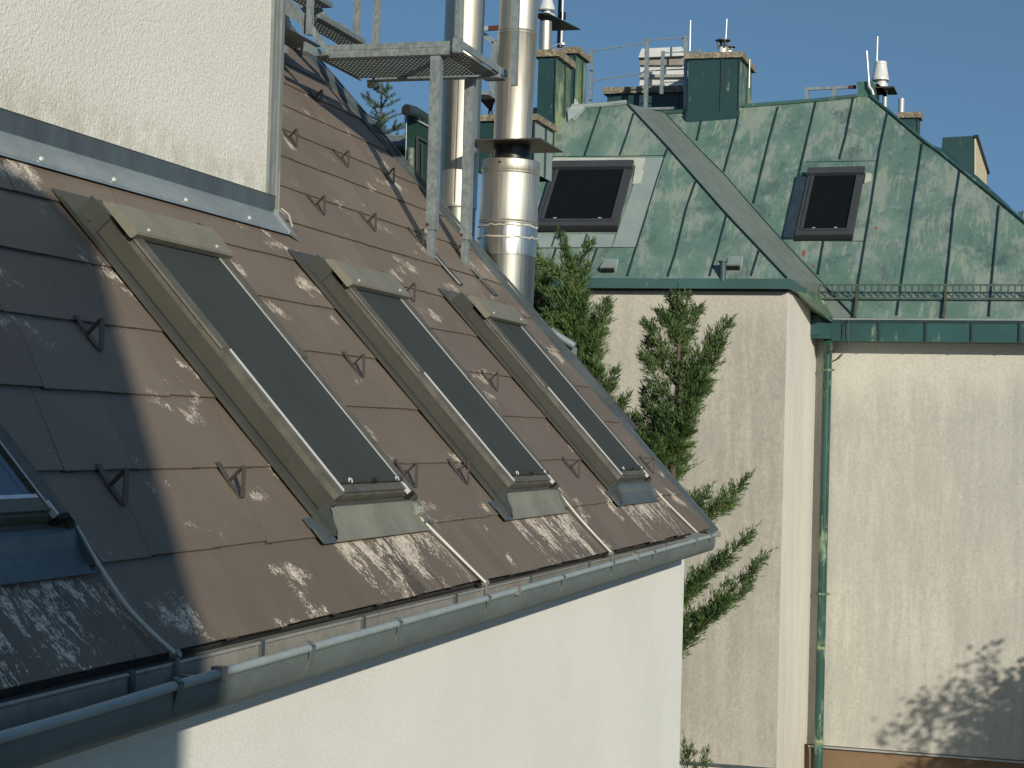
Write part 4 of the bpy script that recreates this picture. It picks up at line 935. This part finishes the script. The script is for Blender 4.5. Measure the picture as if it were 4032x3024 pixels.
posts([([V4(490, 800), V4(490, 700)], Yr + .1, .05), ([V4(706, 778), V4(710, 690)], Yr + .1, .06), ([V4(480, 706), V4(880, 688)], Yr + .1, .042)])
m = MB(); m.beam(aty(*V4(830, 691), Yr + .08), aty(*V4(882, 689), Yr + .08), (0, .05, 0), (0, 0, .046)); fpart('rusty_rail_end', m, RUST)
# metal ventilator hood on the low chimney
Yv = Y2 + .25
vent = None
def quad(pts, d, name, mat, par, Y):
    m = MB(); m.prism([aty(x, y, Y) for x, y in pts], (0, d, 0)); return fpart(name, m, mat, par)
vent = quad([V3(1045, 515), V3(1395, 515), V3(1395, 585), V3(1400, 703), V3(1038, 703), V3(1050, 585)], .8, 'ventilator', WHITEM, c2, Yv + .06)
quad([V3(1058, 385), V3(1375, 370), V3(1395, 440), V3(1033, 455)], .9, 'ventilator_hood', WHITEM, c2, Yv - .08); quad([V3(1033, 456), V3(1395, 441), V3(1390, 514), V3(1050, 514)], .8, 'ventilator_mouth', dirty('shaded_grey', (.30, .28, .24), .7), c2, Yv)
quad([V3(1043, 588), V3(1400, 588), V3(1400, 610), V3(1040, 612)], .86, 'ventilator_rim', dirty('grey_rim', (.33, .32, .29), .6), c2, Yv - .01)
# white pot with plate and cowl behind the flue, black pole
Yw = Y3 + .25
def cyl(x, y0, y1, w_, Y, mat, name, par):
    a = aty(x, y0, Y); b = aty(x, y1, Y); r = w_ * K / FPX * ((Vector(a) - Vector(CAM)).length) / 2; m = MB(); m.tube([(a.x, Y, b.z), (a.x, Y, a.z)], r, 20); return fpart(name, m, mat, par, 40)
pot = cyl(V3(300, 0)[0], V3(0, 172)[1], V3(0, 402)[1], .2728 * 96, Yw, STEEL, 'flue_pot', c3)
cyl(V3(313, 0)[0], V3(0, 60)[1], V3(0, 110)[1], .2728 * 60, Yw, WHITEM, 'cowl_neck', c3)
m = MB(); cone(m, V3(310, 0)[0], [.2728 * q for q in (-60, -60, -20, 20, 60, 82, 88)], [.2728 * q for q in (0, 30, 34, 44, 56, 60, 40)], Yw); cone(m, V3(310, 0)[0], [.2728 * q for q in (106, 110, 130, 136)], [.2728 * q for q in (36, 48, 64, 68)], Yw); fpart('cowl', m, WHITEM, c3, 40)
m = MB(); z_ = aty(V3(340, 0)[0], V3(0, 140)[1], Yw).z; xa, xb = aty(V3(240, 0)[0], 40, Yw).x, aty(V3(372, 0)[0], 40, Yw).x; m.hexa([(xa, Yw - .25, z_), (xb - .03, Yw - .25, z_), (xb + .16, Yw + .75, z_ - .01), (xa, Yw + .75, z_ - .01)], [(xa, Yw - .25, z_ + .012), (xb - .03, Yw - .25, z_ + .012), (xb + .16, Yw + .75, z_ + .002), (xa, Yw + .75, z_ + .002)]); fpart('pot_plate', m, dirty('dark_plate', (.05, .06, .07), .4, .5), c3)
pole = cyl(V3(422, 0)[0], -20, V3(0, 375)[1], .2728 * 44, Yw + 1.3, dirty('black_pole', (.02, .02, .025), .35, .2), 'mast', c4); cyl(V3(428, 0)[0], V3(0, 100)[1], V3(0, 152)[1], .2728 * 62, Yw + 1.3, BLACK, 'mast_collar', c4); cyl(V3(428, 0)[0], V3(0, 340)[1], V3(0, 358)[1], .2728 * 50, Yw + 1.3, WHITEM, 'mast_clamp', c4); rod([V3(436, -40), V3(432, 130), V3(424, 340), V3(345, 372)], Yw + 1.2, .013, c4, None, 'wire')
# small hopper, pole and rail seen between the two flues
V2 = lambda a, b: (548.6 + .2976 * a, .2976 * b)
Yh = 18.9
m = MB(); a_ = aty(*V2(1700, 705), Yh); 
m.add([aty(*V2(x, y), Yh + d) for x, y, d in ((1636, 722, 0), (1750, 722, 0), (1750, 722, .5), (1636, 722, .5), (1708, 800, .2), (1728, 800, .2), (1728, 800, .3), (1708, 800, .3))], [(3, 2, 1, 0), (4, 5, 6, 7), (0, 1, 5, 4), (1, 2, 6, 5), (2, 3, 7, 6), (3, 0, 4, 7)])
m.tube([aty(*V2(1716, 800), Yh + .25), aty(*V2(1716, 850), Yh + .25)], .025, 8); hp = fpart('hopper', m, dirty('black_hopper', (.012, .018, .022), .5), c7)
m = MB(); m.beam(aty(*V2(1634, 704), Yh - .02), aty(*V2(1752, 704), Yh - .02), (0, .5, 0), (0, 0, .04)); fpart('hopper_rim', m, dirty('blue_grey_rim', (.22, .26, .27), .5), hp)
posts([([V2(1660, 250), V2(1748, 305), V2(1728, 700)], 20.5, .06)], 'guard_rail'); m = MB(); m.beam(aty(*V2(1650, 210), 20.4), aty(*V2(1705, 206), 20.4), (0, .04, 0), (0, 0, .05)); m.beam(aty(*V2(1650, 203), 20.41), aty(*V2(1790, 197), 20.41), (0, .03, 0), (0, 0, .03)); fpart('measuring_rail', m, ROD)
m = MB(); m.beam(aty(*V2(1706, 206), 20.39), aty(*V2(1790, 201), 20.39), (0, .04, 0), (0, 0, .05)); fpart('red_rail', m, RUST)

# ------------------------------------------------------------------ dark green dormer building at the left of the legs
dg = thing('dark_green_dormer', 'dark green sheet clad dormer with round ridge roll behind the left platform leg', 'dormer', tuple(aty(*V2(1180, 1400), 19.0)))
DGM = dirty('dark_green_sheet', (.012, .045, .033), .5, .1, .25, 3.); Yd = 19.0
def dq(pts, Y, d, name, mat, par=None):
    m = MB(); m.prism([aty(*V2(x, y), Y) for x, y in pts], (0, d, 0)); return m.build(name, mat, par or dg)
dq([(1110, 830), (1165, 800), (1420, 960), (1420, 1560), (1108, 1560)], Yd, .6, 'wall', DGM)
m = MB(); m.tube([aty(*V2(1105, 797), Yd - .3), aty(*V2(1165, 812), Yd - .15), aty(*V2(1330, 920), Yd + .5)], .062, 14); m.build('ridge_roll', dirty('dark_ridge', (.04, .06, .065), .45, .2), dg, None, 50)
m = MB(); c_ = aty(*V2(1104, 797), Yd - .32); m.tube([c_, c_ + Vector((0, .012, 0))], .045, 14); m.build('roll_opening', BLACK, dg)
m = MB(); m.tube([aty(*V2(1170, 865), Yd - .02), aty(*V2(1330, 950), Yd - .02)], .010, 6); m.build('bead_trim', ROD, dg)
dq([(1178, 985), (1190, 985), (1190, 1500), (1170, 1500)], Yd - .03, .02, 'window_frame', FRAMEG); dq([(1190, 985), (1330, 1060), (1330, 1075), (1190, 1003)], Yd - .03, .02, 'window_frame', FRAMEG); dq([(1215, 1040), (1225, 1044), (1222, 1500), (1210, 1500)], Yd - .03, .02, 'window_frame', FRAMEG)
m = MB(); m.tube([aty(*V2(1140, 1075), Yd - .12), aty(*V2(1135, 1500), Yd - .12)], .038, 12); m.build('downpipe', dirty('speckled_pipe', (.15, .19, .15), .6, .1, .5, 30.), dg, None, 50)
m = MB(); m.tube([aty(*V2(1107, 830), Yd - .1), aty(*V2(1100, 1300), Yd - .1)], .006, 6); m.build('chain', ROD, dg)
dq([(880, 1085), (1108, 1085), (1108, 1500), (880, 1500)], Yd + .8, .5, 'lower_wall', dirty('mid_green_sheet', (.015, .065, .035), .5, .1))
m = MB(); m.tube([aty(*V2(850, 1052), Yd + .7), aty(*V2(1106, 1060), Yd + .7)], .055, 12); m.build('gutter', ZINCD, dg, None, 50)
for k_ in range(5):
    m = MB(); m.tube([aty(*V2(850, 985 + 13 * k_), Yd + .75), aty(*V2(1110, 985 + 13 * k_), Yd + .75)], .010, 6); m.build('slat', GALV, dg)

# ------------------------------------------------------------------ vegetation
class Leafs:
    def __init__(s): s.V = []; s.n = 0
    def blades(s, P, D, L, W, spread):
        # P base (n,3), D main direction (n,3); one thin triangle each
        n = len(P); d = D + rng.normal(0, spread, (n, 3)); d /= np.linalg.norm(d, axis=1)[:, None]
        sd_ = np.cross(d, rng.normal(0, 1, (n, 3))); sd_ /= np.linalg.norm(sd_, axis=1)[:, None] + 1e-9
        L = L * rng.uniform(.6, 1.3, n)[:, None]; Wd = W * rng.uniform(.7, 1.3, n)[:, None]
        m1 = P + d * L * .45
        quad = np.stack([P, m1 + sd_ * Wd, P + d * L, m1 - sd_ * Wd], 1); s.V.append(quad)
    def build(s, name, mat, par):
        V = np.concatenate(s.V); n = len(V); me = bpy.data.meshes.new(name); me.vertices.add(n * 4); me.vertices.foreach_set('co', V.reshape(-1).astype(np.float32))
        me.loops.add(n * 4); me.loops.foreach_set('vertex_index', np.arange(n * 4, dtype=np.int32)); me.polygons.add(n)
        me.polygons.foreach_set('loop_start', np.arange(0, n * 4, 4, dtype=np.int32)); me.polygons.foreach_set('loop_total', np.full(n, 4, np.int32))
        me.materials.append(mat); me.update(); me.validate(); o = bpy.data.objects.new(name, me); sc.collection.objects.link(o); attach(o, par); return o
def bez(a, b, bend, n=8):
    a, b = np.array(a), np.array(b); m = (a + b) / 2 + np.array(bend); t = np.linspace(0, 1, n)[:, None]
    return (1-t)**2 * a + 2*t*(1-t) * m + t**2 * b
def plume(lf, wood, a, b, fat, dens=1., r=.012, wispy=.25):
    """one juniper limb from a to b: feathery side sprays pointing forward along the limb"""
    fat = fat * .74; a, b = np.array(a, float), np.array(b, float); L = np.linalg.norm(b - a); ax = (b - a) / L
    c = bez(a, b, (0, 0, -.10 * L), 10); wood.tube([tuple(p) for p in c], [max(.003, r * (1 - i / 10)) for i in range(10)], 5)
    ns = int(L * 100 * dens) + 8
    for i in range(ns):
        t = rng.uniform(.02, 1.) ** .85; j = t * 9; k = int(min(8, j)); p = c[k] + (c[k+1] - c[k]) * (j - k)
        prof = fat * (1 - t) ** .55 * (.35 + .65 * min(1, t * 5)) + .02
        o = rng.normal(0, 1, 3); o -= ax * (o @ ax) * .7; o /= np.linalg.norm(o) + 1e-9
        sl = prof * rng.uniform(.5, 1.15); tip = p + o * sl + (ax * .75 + np.array([0, 0, .35])) * sl * 1.1
        m = max(9, int(sl * 260)); tt = rng.uniform(0.0, 1, m)[:, None]; q = p + (tip - p) * tt + rng.normal(0, .012, (m, 3)) + rng.normal(0, 1, (m, 3)) * sl * .13 * (1 - tt)
        d = (tip - p) / (np.linalg.norm(tip - p) + 1e-9); lf.blades(q, np.repeat(d[None] + np.array([[0, 0, .15]]), m, 0), .055, .0046, .30)
    m = int(16 * wispy * 4); tt = rng.uniform(.85, 1.12, m)[:, None]; q = a + (b - a) * tt; lf.blades(q, np.repeat(ax[None], m, 0), .06, .004, .22)
def juniper(name, label, trunk, limbs, Y, extra=0):
    base = aty(*trunk[-1], Y); root = thing(name, label, 'juniper', (base.x, Y, 0), 'columnar junipers between the two houses')
    lf = Leafs(); wood = MB(); tp = [np.array(aty(x, y, Y)) for x, y in trunk]; foot = np.array([base.x, Y, 0.]); 
    pts = tp + [foot]; n = len(pts); wood.tube([tuple(p) for p in reversed(pts)], [.05] + [.026 * (1 - i / n) + .004 for i in range(n)], 8)
    for (bx, by), (tx, ty), fat, dy in limbs:
        plume(lf, wood, aty(bx, by, Y), aty(tx, ty, Y + dy), fat)
    for i in range(extra):   # limbs lower down, all round
        z = rng.uniform(.8, base.z); an = rng.uniform(0, 2 * math.pi); L = rng.uniform(.5, .9); a = np.array([base.x, Y, z]); b = a + np.array([math.cos(an) * L, math.sin(an) * L, L * .8]); plume(lf, wood, a, b, .24, .5)
    lf.build('foliage', JUN, root); wood.build('trunk', BARK, root)
    return root
Yj = 15.6
juniper('juniper_tree', 'green juniper with bare upper trunk in front of the grey wall, right of the roof', [(1463, 640), (1466, 740), (1463, 860), (1455, 1000), (1440, 1200)],
  [((1466, 760), (1464, 636), .055, 0), ((1466, 700), (1447, 645), .04, .1), ((1466, 705), (1424, 675), .05, 0), ((1466, 700), (1489, 640), .035, 0), ((1466, 715), (1512, 664), .07, .1), ((1466, 735), (1424, 676), .07, -.1), ((1466, 740), (1446, 694), .07, .2),
   ((1466, 790), (1398, 699), .13, 0), ((1466, 760), (1500, 700), .10, .2), ((1464, 830), (1575, 697), .16, 0), ((1462, 850), (1560, 739), .15, -.1), ((1464, 835), (1400, 738), .14, .15), ((1460, 880), (1388, 770), .15, -.1), ((1458, 900), (1552, 769), .17, .1),
   ((1460, 830), (1472, 735), .14, .25), ((1455, 940), (1525, 815), .17, -.15), ((1455, 950), (1394, 843), .18, .1), ((1450, 960), (1500, 850), .19, .2), ((1450, 990), (1495, 890), .19, -.2), ((1440, 980), (1355, 905), .20, 0), ((1440, 990), (1400, 880), .20, .2), ((1440, 1010), (1440, 880), .22, -.2), ((1440, 1030), (1380, 940), .22, -.1),
   ((1448, 1060), (1478, 930), .20, .1), ((1435, 1060), (1440, 950), .24, .2), ((1425, 1090), (1415, 960), .24, -.2),
   ((1450, 1190), (1612, 1032), .13, .0), ((1465, 1150), (1585, 1085), .13, .1), ((1455, 1180), (1530, 1060), .13, -.1), ((1460, 1140), (1502, 1075), .14, .2),
   ((1462, 1300), (1622, 1148), .11, 0), ((1460, 1290), (1560, 1205), .12, .1), ((1455, 1330), (1515, 1245), .13, .1),
   ((1450, 1370), (1650, 1205), .13, .0), ((1455, 1380), (1622, 1258), .12, .1), ((1450, 1400), (1572, 1296), .12, -.1), ((1450, 1425), (1530, 1335), .11, 0), ((1452, 1420), (1488, 1372), .07, 0)], Yj, 0)
juniper('juniper_tree', 'dense narrow juniper rising beside the fat flue in front of the wall', [(1222, 520), (1236, 620), (1245, 740), (1268, 850), (1290, 980)],
  [((1232, 600), (1210, 506), .045, 0), ((1234, 610), (1165, 564), .03, 0), ((1236, 600), (1276, 526), .025, 0), ((1236, 660), (1235, 560), .09, 0), ((1238, 660), (1266, 575), .10, .1), ((1238, 680), (1206, 590), .09, 0), ((1240, 700), (1250, 600), .12, .2), ((1240, 690), (1176, 624), .07, 0), ((1242, 720), (1262, 640), .13, -.1),
   ((1242, 740), (1205, 630), .14, .1), ((1246, 750), (1180, 680), .12, -.1), ((1248, 770), (1310, 655), .14, 0), ((1250, 780), (1314, 678), .15, .1), ((1248, 790), (1230, 670), .17, -.1), ((1250, 800), (1200, 705), .15, .15), ((1252, 800), (1275, 690), .17, .2), ((1255, 820), (1290, 720), .17, 0), ((1255, 830), (1240, 720), .18, .2),
   ((1262, 850), (1292, 760), .15, 0), ((1264, 870), (1255, 770), .18, .1), ((1270, 880), (1290, 790), .15, -.1), ((1278, 900), (1328, 806), .10, 0), ((1282, 905), (1324, 832), .10, 0), ((1270, 890), (1275, 800), .17, 0), ((1290, 930), (1354, 860), .10, 0), ((1300, 930), (1340, 880), .09, .1)], Yj - .3, 0)
juniper('juniper_tree', 'juniper top half hidden behind the fat lower flue sleeve', [(1160, 560), (1162, 650), (1160, 760)],
  [((1162, 640), (1158, 540), .08, 0), ((1162, 660), (1192, 600), .11, 0), ((1162, 650), (1185, 572), .05, 0), ((1160, 700), (1180, 620), .12, .1), ((1160, 730), (1190, 655), .10, 0), ((1160, 700), (1130, 600), .12, 0), ((1160, 740), (1165, 640), .14, .1)], Yj + .4, 0)
sh = thing('young_juniper', 'wispy young shoots at the foot of the wall, beside the white house corner', 'shrub', tuple(aty(1485, 1750, 16.5)))
sh.location.z = 0; sh.matrix_basis = Matrix.Translation((sh.location.x, sh.location.y, 0)); lf = Leafs(); wood = MB()
for a, b, f_ in (((1480, 1760), (1477, 1604), .035), ((1480, 1700), (1490, 1620), .03), ((1520, 1760), (1497, 1618), .02), ((1520, 1740), (1520, 1630), .03), ((1515, 1720), (1529, 1622), .02)): plume(lf, wood, aty(*a, 16.5), aty(*b, 16.5), f_, .35, .006, .1)
g0 = aty(1500, 1760, 16.5); wood.tube([(g0.x, 16.5, 0), tuple(g0)], .02, 6)
lf.build('foliage', JUN, sh); wood.build('stem', BARK, sh)

# spruce
Ys = 27.0; sp_top = aty(825, 176, Ys); sroot = thing('spruce_tree', 'top of a spruce with upswept shoots above the brown roof edge', 'spruce', (sp_top.x, Ys, 0))
lf = Leafs(); wood = MB(); wood.tube([(sp_top.x, Ys, 0), (sp_top.x, Ys, sp_top.z - 2.5), tuple(sp_top)], [.16, .06, .008], 8)
def shoot(a, b, rr=.042):
    a, b = np.array(a, float), np.array(b, float); L = np.linalg.norm(b - a); ax = (b - a) / L; n = int(L * 330) + 8; t = rng.uniform(0, 1, n)[:, None]; o = rng.normal(0, 1, (n, 3)); o -= (o @ ax)[:, None] * ax; o /= np.linalg.norm(o, axis=1)[:, None]
    lf.blades(a + (b - a) * t, o * .9 + ax * .8, rr * 1.15, .0045, .15); wood.tube([tuple(a), tuple(b)], [.007, .004], 4)
for k_ in range(10):
    z = sp_top.z - .20 - k_ * .205; Lb = .10 + k_ * .115 + rng.uniform(-.04, .04); nb = 4 if k_ < 3 else 6
    for j in range(nb):
        an = 2 * math.pi * (j + rng.uniform(-.25, .25)) / nb + k_; d = np.array([math.cos(an), math.sin(an), .28]); a = np.array([sp_top.x, Ys, z]); b = a + d * Lb + np.array([0, 0, .04]); seg = max(1, int(Lb / .19))
        shoot(a, b)
        for q in range(1, seg + 1):
            p = a + (b - a) * q / seg
            for sgn in (-1, 1):
                l2 = min(.17, .08 + (Lb * (1 - q / (seg + 1))) * .32) * rng.uniform(.7, 1.2); sd_ = np.array([-math.sin(an), math.cos(an), 0]) * sgn; shoot(p, p + (sd_ * .8 + d * .7 + np.array([0, 0, .45])) * l2)
            if rng.random() < .6: shoot(p, p + np.array([rng.uniform(-.03, .03), rng.uniform(-.03, .03), .12]))
shoot((sp_top.x, Ys, sp_top.z - .5), tuple(sp_top))
lf.build('foliage', SPR, sroot); wood.build('trunk', BARK, sroot)

# broad-leaved trees
def broad(name, label, c, rx, rz, n_cl, leaf, foot, twigs=0, dens=46, cat='tree'):
    root = thing(name, label, cat, (foot[0], foot[1], 0)); lf = Leafs(); wood = MB(); c = np.array(c, float)
    wood.tube([(foot[0], foot[1], 0), (foot[0] + .1, foot[1], c[2] * .4), tuple(c - np.array([0, 0, rz * .4]))], [.16, .12, .06], 8)
    for i in range(n_cl):
        d = rng.normal(0, 1, 3); d /= np.linalg.norm(d); rr = rng.uniform(.25, 1.0) ** .5; lump = 1 + .28 * math.sin(5 * math.atan2(d[1], d[0]) + 3 * d[2])
        p = c + d * np.array([rx, rx, rz]) * rr * lump; m = dens; q = p + rng.normal(0, .13, (m, 3)) * (rx / 2.)
        lf.blades(q, rng.normal(0, 1, (m, 3)), leaf, leaf * .33, .5)
        if i % 5 == 0: wood.tube([tuple(c - np.array([0, 0, rz * .3])), tuple((c + p) / 2 + np.array([0, 0, -.1])), tuple(p)], [.03, .015, .004], 5)
    lf.build('foliage', LEAF, root); wood.build('trunk', BARK, root); return root
broad('broad_leaved_tree', 'leafy tree outside the right edge, throwing its dappled shadow on the cream wall', (4.15, 20.1, 3.85), 1.6, 1.5, 900, .085, (4.2, 20.1))
tt_ = aty(2212, 460, 55); broad('broad_leaved_tree', 'dark tree top beyond the falling green hip at the right edge', (tt_.x + 1.9, 56, tt_.z - 2.1), 2.6, 2.6, 260, .16, (tt_.x + 1.9, 56), dens=40)

# rust spots on the wing roof
for (x_, y_, w_, h_) in ((1736, 547, 5, 9), (1892, 492, 5, 3), (1758, 575, 4, 5), (1727, 598, 2, 6), (1846, 683, 7, 3)):
    m = MB(); P = [FB(x_ + w_ * math.cos(a_) * rng.uniform(.5, 1.1), y_ + h_ * math.sin(a_) * rng.uniform(.5, 1.1), .003) for a_ in np.linspace(0, 2 * math.pi, 10)[:-1]]
    m.prism(P, NB * -.002); fpart('rust_spot', m, dirty('rust_bloom', (.22, .11, .07), .8, 0, .2, 30.), wroof)
